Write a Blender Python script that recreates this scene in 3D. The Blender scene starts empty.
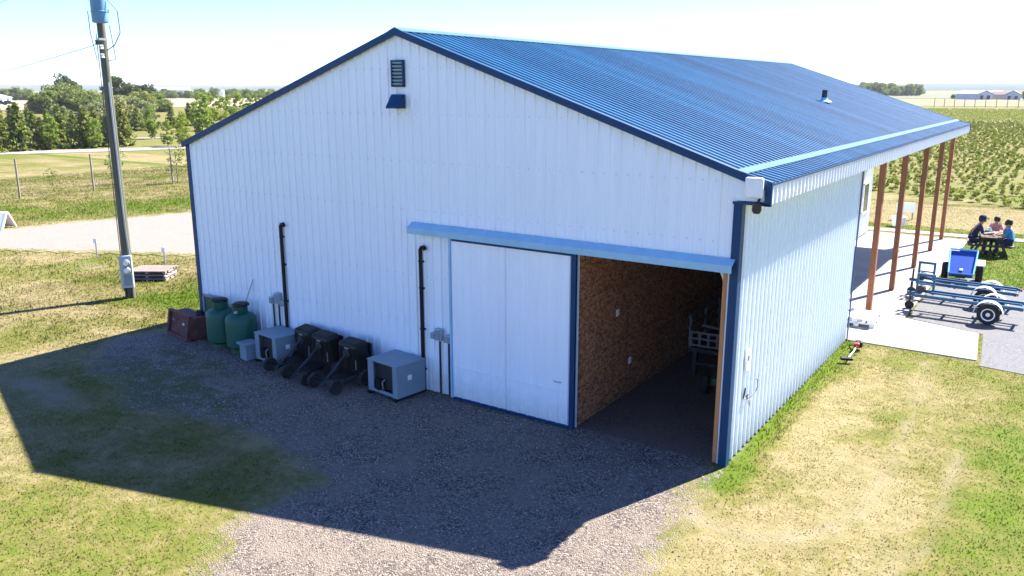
import bpy, math, random
import numpy as np
from mathutils import Vector, Matrix, Euler

random.seed(7)
RNG = np.random.default_rng(11)
sc = bpy.context.scene
COL = sc.collection
PI = math.pi
R = math.radians

# ------------------------------------------------------------------ camera
CAM = np.array([4.4038, -13.0804, 6.4061]); YAW = -0.5958; PIT = 0.2364; FPX = 826.33
cd = bpy.data.cameras.new('camera'); cam = bpy.data.objects.new('camera', cd); COL.objects.link(cam)
cam.location = CAM; cam.rotation_euler = (PI / 2 - PIT, 0, -YAW)
cd.sensor_width = 36; cd.lens = FPX / 1024 * 36; cd.clip_end = 30000; cd.clip_start = 0.1
sc.camera = cam
FW = np.array([math.sin(YAW) * math.cos(PIT), math.cos(YAW) * math.cos(PIT), -math.sin(PIT)])
RT = np.array([math.cos(YAW), -math.sin(YAW), 0]); UP = np.cross(RT, FW)


def seen(x, y, z, m=0):
    """which points fall inside the camera's view (used only to skip what nobody sees)"""
    d = np.stack([x - CAM[0], y - CAM[1], z - CAM[2]], -1)
    w = d @ FW; w = np.where(w < .1, .1, w)
    px = 512 + FPX * (d @ RT) / w; py = 288 - FPX * (d @ UP) / w
    return (w > .2) & (px > -m) & (px < 1024 + m) & (py > -m) & (py < 576 + m)


# ------------------------------------------------------------------ light
SUN_EL, SUN_AZ = 46.4, 20.2          # azimuth measured from +y towards +x
def node(nt, t, **kw):
    n = nt.nodes.new(t)
    for k, v in kw.items(): setattr(n, k, v)
    return n


def mixc(nt, fac, a, b, mode='MIX'):
    m = node(nt, 'ShaderNodeMix', data_type='RGBA', blend_type=mode)
    for s, v in ((0, fac), (6, a), (7, b)):
        if hasattr(v, 'is_output'): nt.links.new(v, m.inputs[s])
        elif s == 0: m.inputs[0].default_value = v
        else: m.inputs[s].default_value = (*v, 1) if len(v) == 3 else v
    return m.outputs[2]


w = bpy.data.worlds.new('World'); sc.world = w; w.use_nodes = True
nt = w.node_tree
sky = nt.nodes.new('ShaderNodeTexSky'); sky.sky_type = 'NISHITA'; sky.sun_disc = False
sky.sun_elevation = R(SUN_EL); sky.sun_rotation = R(SUN_AZ)
sky.air_density = 1.0; sky.dust_density = 0.0; sky.ozone_density = 1.0; sky.altitude = 600
nt.links.new(mixc(nt, 1.0, sky.outputs[0], (.67, .91, 1.52), 'MULTIPLY'), nt.nodes['Background'].inputs[0]); nt.nodes['Background'].inputs[1].default_value = 0.05
ld = bpy.data.lights.new('sun', 'SUN'); ld.energy = 4.8; ld.angle = R(0.5); ld.color = (1, .95, .87)
so = bpy.data.objects.new('sun', ld); COL.objects.link(so)
sd = Vector((math.cos(R(SUN_EL)) * math.sin(R(SUN_AZ)), math.cos(R(SUN_EL)) * math.cos(R(SUN_AZ)), math.sin(R(SUN_EL))))
so.rotation_euler = sd.to_track_quat('Z', 'Y').to_euler(); so.location = sd * 60
sc.view_settings.view_transform = 'Standard'; sc.view_settings.look = 'None'
sc.view_settings.exposure = 2.2; sc.view_settings.gamma = 1
sc.render.engine = 'CYCLES'
sc.cycles.use_denoising = True
sc.cycles.max_bounces = 6; sc.cycles.diffuse_bounces = 4; sc.cycles.glossy_bounces = 3
sc.cycles.transparent_max_bounces = 6; sc.cycles.volume_bounces = 0
sc.cycles.caustics_reflective = False; sc.cycles.caustics_refractive = False


# ------------------------------------------------------------------ materials
def mth(nt, op, a, b=0.0, c=None):
    m = node(nt, 'ShaderNodeMath', operation=op)
    for i, v in enumerate((a, b) if c is None else (a, b, c)):
        if hasattr(v, 'is_output'): nt.links.new(v, m.inputs[i])
        else: m.inputs[i].default_value = v
    return m.outputs[0]


def ramp(nt, v, lo, hi):
    m = node(nt, 'ShaderNodeMapRange'); m.clamp = True
    nt.links.new(v, m.inputs[0]); m.inputs[1].default_value = lo; m.inputs[2].default_value = hi
    return m.outputs[0]


def coords(nt, world=False):
    if world: return node(nt, 'ShaderNodeNewGeometry').outputs['Position']
    return node(nt, 'ShaderNodeTexCoord').outputs['Object']


def noise(nt, vec, scale, detail=4, rough=.6):
    n = node(nt, 'ShaderNodeTexNoise'); n.inputs['Scale'].default_value = scale
    n.inputs['Detail'].default_value = detail; n.inputs['Roughness'].default_value = rough
    nt.links.new(vec, n.inputs['Vector']); return n.outputs['Fac']


def scaled(nt, vec, s):
    m = node(nt, 'ShaderNodeMapping'); m.inputs['Scale'].default_value = s
    nt.links.new(vec, m.inputs['Vector']); return m.outputs[0]


def attr(nt, name):
    a = node(nt, 'ShaderNodeAttribute'); a.attribute_name = name; return a.outputs['Fac']


def bump(nt, bs, h, strength, dist):
    b = node(nt, 'ShaderNodeBump'); b.inputs['Strength'].default_value = strength; b.inputs['Distance'].default_value = dist
    nt.links.new(h, b.inputs['Height']); nt.links.new(b.outputs[0], bs.inputs['Normal'])


def newmat(name):
    m = bpy.data.materials.new(name); m.use_nodes = True
    return m, m.node_tree, m.node_tree.nodes['Principled BSDF']


def mat(name, c, rough=.6, metal=0.0, var=.12, vs=3.0, spec=.4, bmp=0.0, bs_=20, stretch=(1, 1, 1), c2=None, coat=0):
    """painted / weathered surface: base colour with a soft mottled variation and slight bump"""
    m, nt, bs = newmat(name)
    v = scaled(nt, coords(nt), stretch)
    n = noise(nt, v, vs)
    a = tuple(x * (1 - var) for x in c); b = tuple(min(1, x * (1 + var)) for x in c) if c2 is None else c2
    nt.links.new(mixc(nt, ramp(nt, n, .3, .7), a, b), bs.inputs['Base Color'])
    bs.inputs['Roughness'].default_value = rough; bs.inputs['Metallic'].default_value = metal
    bs.inputs['Specular IOR Level'].default_value = spec
    bs.inputs['Coat Weight'].default_value = coat
    if bmp: bump(nt, bs, noise(nt, v, bs_), bmp, .01)
    return m


# value noise in numpy, used to lay out where the lawn is lush or worn
def vnoise(x, y, s, seed):
    x = np.asarray(x, float) / s; y = np.asarray(y, float) / s
    xi = np.floor(x).astype(np.int64); yi = np.floor(y).astype(np.int64)
    fx = x - xi; fy = y - yi; fx = fx * fx * (3 - 2 * fx); fy = fy * fy * (3 - 2 * fy)

    def h(a, b):
        n = (a * 374761393 + b * 668265263 + seed * 974634777) & 0x7fffffff
        n = ((n ^ (n >> 13)) * 1274126177) & 0x7fffffff
        n = (n ^ (n >> 16)) & 0xffff
        return n / 65535.0
    return (h(xi, yi) * (1 - fx) + h(xi + 1, yi) * fx) * (1 - fy) + (h(xi, yi + 1) * (1 - fx) + h(xi + 1, yi + 1) * fx) * fy


def fbm(x, y, s, seed, o=4):
    t = 0; a = .5
    for i in range(o):
        t = t + a * vnoise(x, y, s / 2 ** i, seed + i); a *= .55
    return t / (1 - .55 ** o) * .9


def seg_dist(x, y, pts):
    d = np.full(np.shape(x), 1e9)
    for (ax, ay), (bx, by) in zip(pts[:-1], pts[1:]):
        vx, vy = bx - ax, by - ay
        t = np.clip(((x - ax) * vx + (y - ay) * vy) / (vx * vx + vy * vy), 0, 1)
        d = np.minimum(d, np.hypot(x - ax - t * vx, y - ay - t * vy))
    return d


def poly_sd(x, y, pts):
    """signed distance, positive inside"""
    x = np.asarray(x, float); y = np.asarray(y, float)
    d = seg_dist(x, y, pts + pts[:1]); ins = np.zeros(x.shape, bool)
    n = len(pts)
    for i in range(n):
        (ax, ay), (bx, by) = pts[i], pts[(i + 1) % n]
        if ay == by: continue
        c = ((ay > y) != (by > y)) & (x < (bx - ax) * (y - ay) / (by - ay) + ax)
        ins ^= c
    return np.where(ins, d, -d)


GRAVEL = [(-14.6, 1.4), (-15.7, -.5), (-16.1, -1.7), (-15.0, -3.0), (-13.9, -3.6), (-12.6, -3.7), (-11.2, -4.5), (-9.4, -3.9), (-7.4, -3.9), (-5.5, -4.4),
          (-5.6, -5.4), (-5.5, -6.4), (-4.6, -7.6), (-4.5, -11), (1.2, -11), (.75, -5.2), (.35, -3.6), (.3, -2.2), (.12, -1.2), (0, -.1), (-.02, 1.4)]
DRIVE = [(-60, -12), (-46, -5), (-38.5, -.8), (-31.5, 2.7), (-27.4, 4.9), (-24.2, 6.4), (-18, 10), (-10, 22), (-16, 34), (-24, 20), (-34.5, 13.6),
         (-36.0, 9), (-36.8, 5.2), (-44, 1.0), (-62, -5)]
PAVED = [(.97, 12.25), (2.93, 11.6), (3.12, 9.0), (3.12, 8.6), (12, 7.4), (12, 13.5), (3.4, 18.1), (1.9, 19.0), (.99, 18.4)]
CONC = [(-3.1, 9.0), (3.03, 8.95), (2.83, 11.55), (.9, 12.15), (.95, 27.3), (-3.1, 27.3)]
WALK = [(-9, 27.75), (1, 28.0), (9, 28.6), (9, 29.4), (1, 28.75), (-9, 28.5)]
HEDGE_Y = 38.0


def lawn_attr(x, y):
    """lush 0 (straw) .. 1 (green); wear 0..1 (bare trodden soil)"""
    n = fbm(x, y, 2.6, 3) * .6 + fbm(x, y, .7, 9, 3) * .45
    L = (n - .5) * 2.0 + .36
    far = np.hypot(x, y) > 45
    g = lambda v, s: np.exp(-(v / s) ** 2)
    strip = (x > -.05) & (y < 9.2) & (y > -1.0)
    L = L + np.where(strip, 1.1 * g(np.maximum(x - .05, 0), .33), 0)
    L = L + .42 * np.clip((x - 3.0 - .05 * (y + 2)) / .9, 0, 1) * (y < 9) * (y > -6)
    L = L - .20 * np.clip((x - .3) / .5, 0, 1) * np.clip((3.4 - x) / .8, 0, 1) * (y < 8.5)
    L = L + np.where((y > 17) & (y < 29) & (x > .9), .75, 0)          # watered lawn by the table
    L = L - np.where((y > 30.4) & (y < 39), .55, 0) + np.where((y > 29) & (y <= 30.4), .4, 0)
    # left side: greener verge round the pole and along the barn corner
    L = L + .45 * g(np.hypot((x + 18.2) / 3.6, (y - 1.6) / 2.4), 1)
    L = L - .25 * g(np.hypot((x + 23) / 4.2, (y + .3) / 1.6), 1)
    L = L + .45 * g(seg_dist(x, y, [(-60, 0), (-46, 5.5), (-40, 9.5), (-39, 16)]), 2.6)
    L = L - .06 * g(seg_dist(x, y, [(-78, 10), (-62, 18), (-52, 24)]), 8)
    L = L + .35 * g(seg_dist(x, y, [(-84, 20), (-72, 42), (-68, 60)]), 4.5)
    L = L - .12 * ((x > -17) & (x < -5) & (y > -6.5) & (y < -2.5))
    W = .52 * g(seg_dist(x, y, [(.3, -1.95), (.9, -2.05), (1.4, -1.95), (2.1, -1.25), (2.5, .3), (2.4, 2.3), (2.27, 4.7), (2.12, 8.2)]), .3)
    W = np.maximum(W, .45 * g(seg_dist(x, y, [(2.0, -4.0), (2.9, -2.6), (3.4, -.4), (3.3, 3)]), .3))
    W = np.maximum(W, .55 * g(np.hypot((x + 25.5) / 1.6, (y - 3) / .5), 1))
    W = np.maximum(W, .8 * g(np.hypot((x + 13.6) / 2.2, (y + 4.8) / .6), 1))
    W = W * (.45 + .9 * fbm(x, y, .5, 21, 3)); W = np.clip(W, 0, 1)
    L = np.where(far & (y > 36), .46 + (n - .5) * .7, L)
    return np.clip(L, -.2, 1.3), W


def add_attr(me, name, v):
    a = me.attributes.new(name, 'FLOAT', 'POINT'); a.data.foreach_set('value', np.asarray(v, np.float32).ravel())


def lawn_colour(nt, pos):
    L = attr(nt, 'lush'); W = attr(nt, 'wear')
    f1 = noise(nt, pos, 5.5, 5, .7); f2 = noise(nt, pos, 26, 3, .7)
    t = mth(nt, 'ADD', L, mth(nt, 'MULTIPLY', mth(nt, 'SUBTRACT', f1, .5), 1.5))
    c = mixc(nt, ramp(nt, t, .05, .5), (.212, .172, .090), (.136, .124, .038))
    c = mixc(nt, ramp(nt, t, .45, 1.0), c, (.076, .112, .010))
    c = mixc(nt, ramp(nt, f2, .35, .72), c, mixc(nt, 1.0, c, (1.2, 1.17, 1.15), 'MULTIPLY'))
    f3 = noise(nt, pos, 2.2, 6, .68)
    c = mixc(nt, ramp(nt, f3, .42, .62), mixc(nt, 1.0, c, (.76, .80, .70), 'MULTIPLY'), c)
    wf = ramp(nt, mth(nt, 'ADD', W, mth(nt, 'MULTIPLY', mth(nt, 'SUBTRACT', f1, .5), .8)), .3, .8)
    return mixc(nt, wf, c, (.235, .19, .135)), f1, f2


m_lawn, nt, bs = newmat('lawn')
pos = coords(nt, True); c, f1, f2 = lawn_colour(nt, pos)
c = mixc(nt, ramp(nt, f2, .30, .45), mixc(nt, 1.0, c, (.80, .78, .7), 'MULTIPLY'), c)
nt.links.new(c, bs.inputs['Base Color']); bs.inputs['Roughness'].default_value = .95; bs.inputs['Specular IOR Level'].default_value = .1
bump(nt, bs, mth(nt, 'ADD', f1, f2), .5, .05)
m_blade, nt, bs = newmat('grass_blade')
c, f1, f2 = lawn_colour(nt, coords(nt, True))
ri = node(nt, 'ShaderNodeNewGeometry').outputs['Random Per Island']
c = mixc(nt, ri, mixc(nt, 1.0, c, (.8, .85, .8), 'MULTIPLY'), mixc(nt, 1.0, c, (1.3, 1.25, 1.2), 'MULTIPLY'))
nt.links.new(c, bs.inputs['Base Color']); bs.inputs['Roughness'].default_value = .8; bs.inputs['Specular IOR Level'].default_value = .15
tr = node(nt, 'ShaderNodeBsdfTranslucent'); nt.links.new(c, tr.inputs[0])
mx = node(nt, 'ShaderNodeMixShader'); mx.inputs[0].default_value = .5
nt.links.new(bs.outputs[0], mx.inputs[1]); nt.links.new(tr.outputs[0], mx.inputs[2]); nt.links.new(mx.outputs[0], nt.nodes['Material Output'].inputs[0])


def gravel_mat(name, ca, cb, dust, edge=True, weeds=.0, vs=42, bmp=.8):
    m, nt, bs = newmat(name); pos = coords(nt, True)
    v = node(nt, 'ShaderNodeTexVoronoi'); v.inputs['Scale'].default_value = vs; nt.links.new(pos, v.inputs['Vector'])
    sep = node(nt, 'ShaderNodeSeparateColor'); nt.links.new(v.outputs['Color'], sep.inputs[0])
    n1 = noise(nt, pos, 1.1, 5, .65); n2 = noise(nt, pos, 9, 4, .7)
    c = mixc(nt, mth(nt, 'POWER', sep.outputs[0], 2.2), ca, cb)
    c = mixc(nt, ramp(nt, mth(nt, 'ADD', n1, mth(nt, 'MULTIPLY', n2, .5)), .62, .95), c, dust)
    if weeds:
        wd = ramp(nt, mth(nt, 'ADD', noise(nt, pos, 2.3, 5, .7), mth(nt, 'MULTIPLY', attr(nt, 'weed'), 1.0)), .66, .8)
        c = mixc(nt, mth(nt, 'MULTIPLY', wd, weeds), c, (.07, .085, .025))
    if edge:
        lc, _, _ = lawn_colour(nt, pos)
        e = mth(nt, 'ADD', attr(nt, 'edge'), mth(nt, 'MULTIPLY', mth(nt, 'SUBTRACT', mth(nt, 'ADD', n2, n1), 1.0), 1.7))
        c = mixc(nt, ramp(nt, e, .12, .34), lc, c)
    nt.links.new(c, bs.inputs['Base Color']); bs.inputs['Roughness'].default_value = .9; bs.inputs['Specular IOR Level'].default_value = .25
    bump(nt, bs, mth(nt, 'ADD', mth(nt, 'MULTIPLY', v.outputs['Distance'], -1.2), n2), bmp, .02)
    return m


m_gravel = gravel_mat('gravel', (.045, .036, .031), (.33, .275, .225), (.185, .15, .12), weeds=.9)
m_drive = gravel_mat('driveway_gravel', (.17, .145, .122), (.25, .22, .19), (.21, .18, .155), vs=30, bmp=.3)
m_parking = gravel_mat('parking_gravel', (.08, .08, .086), (.17, .168, .172), (.12, .118, .122), edge=False, vs=30, bmp=.3)
m_road = gravel_mat('road_gravel', (.22, .20, .175), (.3, .28, .25), (.26, .235, .21), vs=10, edge=False, bmp=.2)
m_dirt = gravel_mat('dirt_floor', (.10, .072, .055), (.21, .155, .12), (.15, .108, .083), vs=40, edge=False)

m, nt, bs = newmat('concrete'); m_conc = m
pos = coords(nt, True); n1 = noise(nt, pos, .7, 5, .6); n2 = noise(nt, pos, 14, 4)
c = mixc(nt, ramp(nt, n1, .3, .7), (.23, .22, .21), (.29, .28, .27)); c = mixc(nt, ramp(nt, n2, .3, .7), mixc(nt, 1.0, c, (.93, .93, .93), 'MULTIPLY'), c)
nt.links.new(c, bs.inputs['Base Color']); bs.inputs['Roughness'].default_value = .85; bump(nt, bs, n2, .15, .01)


def siding(name, c, dirt=(.55, .53, .48)):
    """baked-enamel steel sheet: faint oil-canning and splash dirt near the ground"""
    m, nt, bs = newmat(name); pos = coords(nt, True)
    n = noise(nt, scaled(nt, pos, (3, 3, .25)), 1.3, 5, .65); n2 = noise(nt, pos, 7, 4)
    sep = node(nt, 'ShaderNodeSeparateXYZ'); nt.links.new(pos, sep.inputs[0])
    low = ramp(nt, mth(nt, 'ADD', sep.outputs[2], mth(nt, 'MULTIPLY', n2, -.7)), .25, -.3)
    col = mixc(nt, ramp(nt, n, .3, .75), c, tuple(x * .93 for x in c))
    col = mixc(nt, mth(nt, 'MULTIPLY', low, .55), col, dirt)
    nt.links.new(col, bs.inputs['Base Color']); bs.inputs['Roughness'].default_value = .42; bs.inputs['Specular IOR Level'].default_value = .4
    bump(nt, bs, noise(nt, pos, 2.2, 2), .12, .03)
    return m


m_side = siding('white_steel', (.81, .88, .92))
m_door = siding('door_steel', (.83, .89, .93))
m_trimw = mat('white_trim', (.8, .82, .84), .4, var=.04)
m_roof = None
m, nt, bs = newmat('blue_roof_steel'); m_roof = m
pos = coords(nt, True); n = noise(nt, scaled(nt, pos, (.05, 1.1, .05)), 1, 3, .6); n2 = noise(nt, scaled(nt, pos, (1, 4, 1)), 2.5, 4)
c = mixc(nt, ramp(nt, n, .3, .7), (.004, .058, .134), (.010, .115, .240)); c = mixc(nt, mth(nt, 'MULTIPLY', ramp(nt, n2, .5, .8), .25), c, (.04, .25, .38))  # lighter bands down the slope put the ribs' sheen into the colour
nt.links.new(c, bs.inputs['Base Color']); bs.inputs['Roughness'].default_value = .42; bs.inputs['Specular IOR Level'].default_value = .3
bs.inputs['Coat Weight'].default_value = .0
m_blue = mat('navy_trim', (.003, .040, .115), .45, var=.12, spec=.25)
m_lblue = mat('pale_blue_trim', (.27, .49, .63), .4, var=.08)
m_flash = mat('flashing_steel', (.075, .145, .20), .7, metal=.0, var=.08, spec=.05)
m_dark = mat('dark_metal', (.02, .022, .026), .5, var=.3)
m_black = mat('black_plastic', (.006, .006, .007), .5, var=.3, spec=.25)
m_rubber = mat('tyre_rubber', (.018, .018, .018), .85, var=.3, bmp=.3)
m_galv = mat('galvanised_steel', (.38, .40, .42), .45, metal=.6, var=.15)
m_grey = mat('grey_enamel', (.19, .26, .30), .5, var=.10, bmp=.1)
m_greyd = mat('dark_fin_coil', (.018, .018, .02), .6, var=.4, vs=30)
m_green = mat('green_tank_paint', (.006, .085, .055), .5, var=.12, vs=4)
m_greend = mat('dark_green_paint', (.02, .09, .04), .5, var=.2)
m_rust = mat('rusty_brown_steel', (.10, .035, .028), .8, var=.3, vs=6, c2=(.16, .06, .045), bmp=.3)
m_wood = mat('stained_timber', (.30, .115, .05), .75, var=.25, vs=5, stretch=(6, 6, .5), bmp=.3)
m_jamb = mat('raw_timber', (.42, .19, .075), .75, var=.2, vs=5, stretch=(6, 6, .4), bmp=.3)
m_greywood = mat('weathered_timber', (.25, .21, .17), .9, var=.25, vs=5, stretch=(8, 8, .5), bmp=.4)
m_pallet = mat('grey_board', (.20, .165, .14), .9, var=.2, vs=4, c2=(.27, .20, .17), bmp=.3)
m_pole = mat('treated_pole', (.085, .095, .065), .85, var=.3, vs=4, stretch=(6, 6, .25), c2=(.15, .145, .10), bmp=.4)
m_trans = mat('transformer_grey', (.12, .25, .36), .5, var=.1)
m_meter = mat('meter_grey', (.36, .42, .47), .5, var=.08)
m_glass = mat('dark_glass', (.03, .045, .055), .08, var=.2, spec=.6)
m_white = mat('white_plastic', (.78, .79, .80), .5, var=.05)
m_red = mat('red_plastic', (.35, .02, .015), .45, var=.1)
m_tblue = mat('blue_trailer_paint', (.010, .075, .16), .4, var=.15)
m_cblue = mat('bright_blue_paint', (.003, .06, .36), .35, var=.1)
m_cblue2 = mat('light_blue_edge', (.10, .38, .75), .4, var=.1)
m_wire = mat('wire', (.10, .10, .11), .6)
m_skin = mat('skin', (.50, .29, .20), .6, var=.05)
m_hair = mat('dark_hair', (.03, .018, .012), .7, var=.2)
m_navy = mat('navy_cloth', (.022, .018, .075), .9, var=.15)
m_pink = mat('pink_cloth', (.66, .32, .42), .9, var=.1)
m_teal = mat('teal_cloth', (.05, .38, .36), .9, var=.1)
m_bluecl = mat('blue_cloth', (.03, .26, .55), .9, var=.1)
m_maroon = mat('maroon_cloth', (.28, .05, .08), .9, var=.1)
m_denim = mat('dark_denim', (.02, .028, .06), .9, var=.15)
m_whitecl = mat('white_cloth', (.7, .7, .74), .9, var=.06)
m_table = mat('dark_table_wood', (.07, .045, .035), .8, var=.3, vs=6)
m_tan = mat('tan_wall', (.5, .45, .38), .8, var=.1)
m_browroof = mat('brown_roof', (.16, .09, .08), .7, var=.15)
m_greyroof = mat('grey_roof', (.30, .31, .33), .6, var=.12)
m_palewall = mat('pale_wall', (.50, .54, .58), .7, var=.08)
m_bark = mat('bark', (.09, .07, .05), .95, var=.3, vs=8, bmp=.5)

m, nt, bs = newmat('osb_board'); m_osb = m                         # strand board: long random flakes
pos = coords(nt, True)
v = node(nt, 'ShaderNodeTexVoronoi'); v.inputs['Scale'].default_value = 14; nt.links.new(scaled(nt, pos, (1, 1, 1.8)), v.inputs['Vector'])
sp = node(nt, 'ShaderNodeSeparateColor'); nt.links.new(v.outputs['Color'], sp.inputs[0])
n = noise(nt, scaled(nt, pos, (1, 1, 2)), 18, 4, .7)
c = mixc(nt, sp.outputs[0], (.12, .045, .02), (.58, .28, .13)); c = mixc(nt, mth(nt, 'MULTIPLY', ramp(nt, n, .35, .7), .6), c, (.25, .10, .042))
ps = node(nt, 'ShaderNodeSeparateXYZ'); nt.links.new(pos, ps.inputs[0])
for ax, per, off in ((1, 2.44, .3), (2, 1.22, 1.13)):
    s = mth(nt, 'FRACT', mth(nt, 'MULTIPLY', mth(nt, 'ADD', ps.outputs[ax], off), 1 / per))
    c = mixc(nt, mth(nt, 'LESS_THAN', s, .008), c, (.03, .015, .01))
nt.links.new(c, bs.inputs['Base Color']); bs.inputs['Roughness'].default_value = .8; bump(nt, bs, n, .3, .01)


def foliage(name, a, b, ol=.0):
    m, nt, bs = newmat(name)
    ri = node(nt, 'ShaderNodeNewGeometry').outputs['Random Per Island']
    oi = node(nt, 'ShaderNodeObjectInfo').outputs['Random']
    c = mixc(nt, ri, a, b); c = mixc(nt, mth(nt, 'MULTIPLY', oi, .45), c, mixc(nt, 1.0, c, (1.5, 1.25, .9), 'MULTIPLY'))
    nt.links.new(c, bs.inputs['Base Color']); bs.inputs['Roughness'].default_value = .7; bs.inputs['Specular IOR Level'].default_value = .15
    tr = node(nt, 'ShaderNodeBsdfTranslucent'); nt.links.new(mixc(nt, 1.0, c, (1.1, 1.2, .5), 'MULTIPLY'), tr.inputs[0])
    mx = node(nt, 'ShaderNodeMixShader'); mx.inputs[0].default_value = .3
    nt.links.new(bs.outputs[0], mx.inputs[1]); nt.links.new(tr.outputs[0], mx.inputs[2])
    nt.links.new(mx.outputs[0], nt.nodes['Material Output'].inputs[0])
    return m


m_spruce = foliage('spruce_needles', (.085, .115, .03), (.24, .26, .085))
m_poplar = foliage('bright_leaves', (.12, .19, .03), (.26, .32, .07))
m_willow = foliage('willow_leaves', (.10, .145, .04), (.23, .26, .085))
m_bushlf = foliage('orchard_leaves', (.10, .14, .022), (.27, .29, .07))
m_darkleaf = foliage('dark_leaves', (.05, .075, .035), (.11, .14, .06))
m_silver = foliage('silver_leaves', (.15, .17, .10), (.25, .26, .16))


# ------------------------------------------------------------------ mesh helper
class MB:
    def __init__(s): s.v = []; s.f = []

    def add(s, vs, fs):
        o = len(s.v); s.v += [tuple(v) for v in vs]; s.f += [tuple(i + o for i in f) for f in fs]; return s

    def box(s, c, d, rot=None, taper=None):
        hx, hy, hz = d[0] / 2, d[1] / 2, d[2] / 2; P = []
        for z in (-1, 1):
            k = 1 if (z < 0 or taper is None) else taper
            for x, y in ((-1, -1), (1, -1), (1, 1), (-1, 1)): P.append(Vector((x * hx * k, y * hy * k, z * hz)))
        if rot is not None:
            M = Euler(rot).to_matrix(); P = [M @ p for p in P]
        P = [p + Vector(c) for p in P]
        return s.add(P, [(3, 2, 1, 0), (4, 5, 6, 7), (0, 1, 5, 4), (1, 2, 6, 5), (2, 3, 7, 6), (3, 0, 4, 7)])

    def cyl(s, a, b, r0, r1=None, n=12, caps=True):
        a = Vector(a); b = Vector(b); r1 = r0 if r1 is None else r1
        z = (b - a).normalized(); x = z.orthogonal().normalized(); y = z.cross(x); P = []
        for p, r in ((a, r0), (b, r1)):
            for i in range(n): t = 2 * PI * i / n; P.append(p + r * (x * math.cos(t) + y * math.sin(t)))
        F = [(i, (i + 1) % n, n + (i + 1) % n, n + i) for i in range(n)]
        if caps: F += [tuple(range(n - 1, -1, -1)), tuple(range(n, 2 * n))]
        return s.add(P, F)

    def tube(s, pts, r, n=6):
        pts = [Vector(p) for p in pts]; P = []; F = []; x = None
        for i, p in enumerate(pts):
            d = (pts[min(i + 1, len(pts) - 1)] - pts[max(i - 1, 0)]).normalized()
            x = d.orthogonal().normalized() if x is None else (x - d * x.dot(d)).normalized()
            y = d.cross(x)
            for k in range(n): t = 2 * PI * k / n; P.append(p + r * (x * math.cos(t) + y * math.sin(t)))
        for i in range(len(pts) - 1):
            for k in range(n): F.append((i * n + k, i * n + (k + 1) % n, (i + 1) * n + (k + 1) % n, (i + 1) * n + k))
        F += [tuple(range(n - 1, -1, -1)), tuple(range((len(pts) - 1) * n, len(pts) * n))]
        return s.add(P, F)

    def lathe(s, prof, c=(0, 0, 0), n=28, axis='Z'):
        P = []; F = []; m = len(prof)
        for r, z in prof:
            for k in range(n):
                t = 2 * PI * k / n; q = (r * math.cos(t), r * math.sin(t), z)
                if axis == 'X': q = (q[2], q[0], q[1])
                if axis == 'Y': q = (q[0], q[2], q[1])
                P.append((q[0] + c[0], q[1] + c[1], q[2] + c[2]))
        for i in range(m - 1):
            for k in range(n): F.append((i * n + k, i * n + (k + 1) % n, (i + 1) * n + (k + 1) % n, (i + 1) * n + k))
        F += [tuple(range(n - 1, -1, -1)), tuple(range((m - 1) * n, m * n))]
        return s.add(P, F)

    def prism(s, poly, vec):
        """closed polygon (3-D points) swept along vec"""
        n = len(poly); a = [Vector(p) for p in poly]; b = [p + Vector(vec) for p in a]
        return s.add(a + b, [tuple(range(n - 1, -1, -1)), tuple(range(n, 2 * n))] + [(i, (i + 1) % n, n + (i + 1) % n, n + i) for i in range(n)])

    def build(s, name, m, parent=None, smooth=False, bevel=0, loc=None, rot=None):
        me = bpy.data.meshes.new(name); me.from_pydata(s.v, [], s.f); me.materials.append(m)
        import bmesh as bmm
        b = bmm.new(); b.from_mesh(me); bmm.ops.recalc_face_normals(b, faces=b.faces); b.to_mesh(me); b.free()
        if smooth:
            me.polygons.foreach_set('use_smooth', [True] * len(me.polygons)); me.set_sharp_from_angle(angle=R(40))
        o = bpy.data.objects.new(name, me); COL.objects.link(o)
        if parent is not None: o.parent = parent
        if loc: o.location = loc
        if rot: o.rotation_euler = rot
        if bevel:
            bv = o.modifiers.new('bevel', 'BEVEL'); bv.width = bevel; bv.segments = 2; bv.limit_method = 'ANGLE'
        return o


def tag(o, label=None, cat=None, group=None, kind=None):
    for k, v in (('label', label), ('category', cat), ('group', group), ('kind', kind)):
        if v: o[k] = v
    return o


def empty(name, loc=(0, 0, 0), rz=0, label=None, cat=None, group=None, rot=None):
    o = bpy.data.objects.new(name, None); COL.objects.link(o); o.location = loc; o.empty_display_size = .2
    o.rotation_euler = rot or (0, 0, rz)
    return tag(o, label, cat, group)


def copy_tree(o, parent=None):
    c = o.copy(); COL.objects.link(c); c.parent = parent
    for ch in [x for x in COL.objects if x.parent == o]: copy_tree(ch, c)
    return c


def fast_mesh(name, V, F, m):
    """V (n,3), F (k,3|4) arrays"""
    me = bpy.data.meshes.new(name); V = np.asarray(V, np.float32); F = np.asarray(F, np.int32); k = F.shape[1]
    me.vertices.add(len(V)); me.vertices.foreach_set('co', V.ravel())
    me.loops.add(F.size); me.loops.foreach_set('vertex_index', F.ravel())
    me.polygons.add(len(F)); me.polygons.foreach_set('loop_start', np.arange(0, F.size, k, dtype=np.int32))
    me.update(calc_edges=True); me.materials.append(m); return me


# ------------------------------------------------------------------ ground
def axis(a, b, step, far, grow=1.25):
    mid = list(np.arange(a, b + 1e-6, step)); lo = [a]; hi = [b]; s = step
    while hi[-1] - b < far:
        s *= grow; hi.append(hi[-1] + s); lo.append(lo[-1] - s)
    return np.array(lo[:0:-1] + mid + hi[1:])


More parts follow.
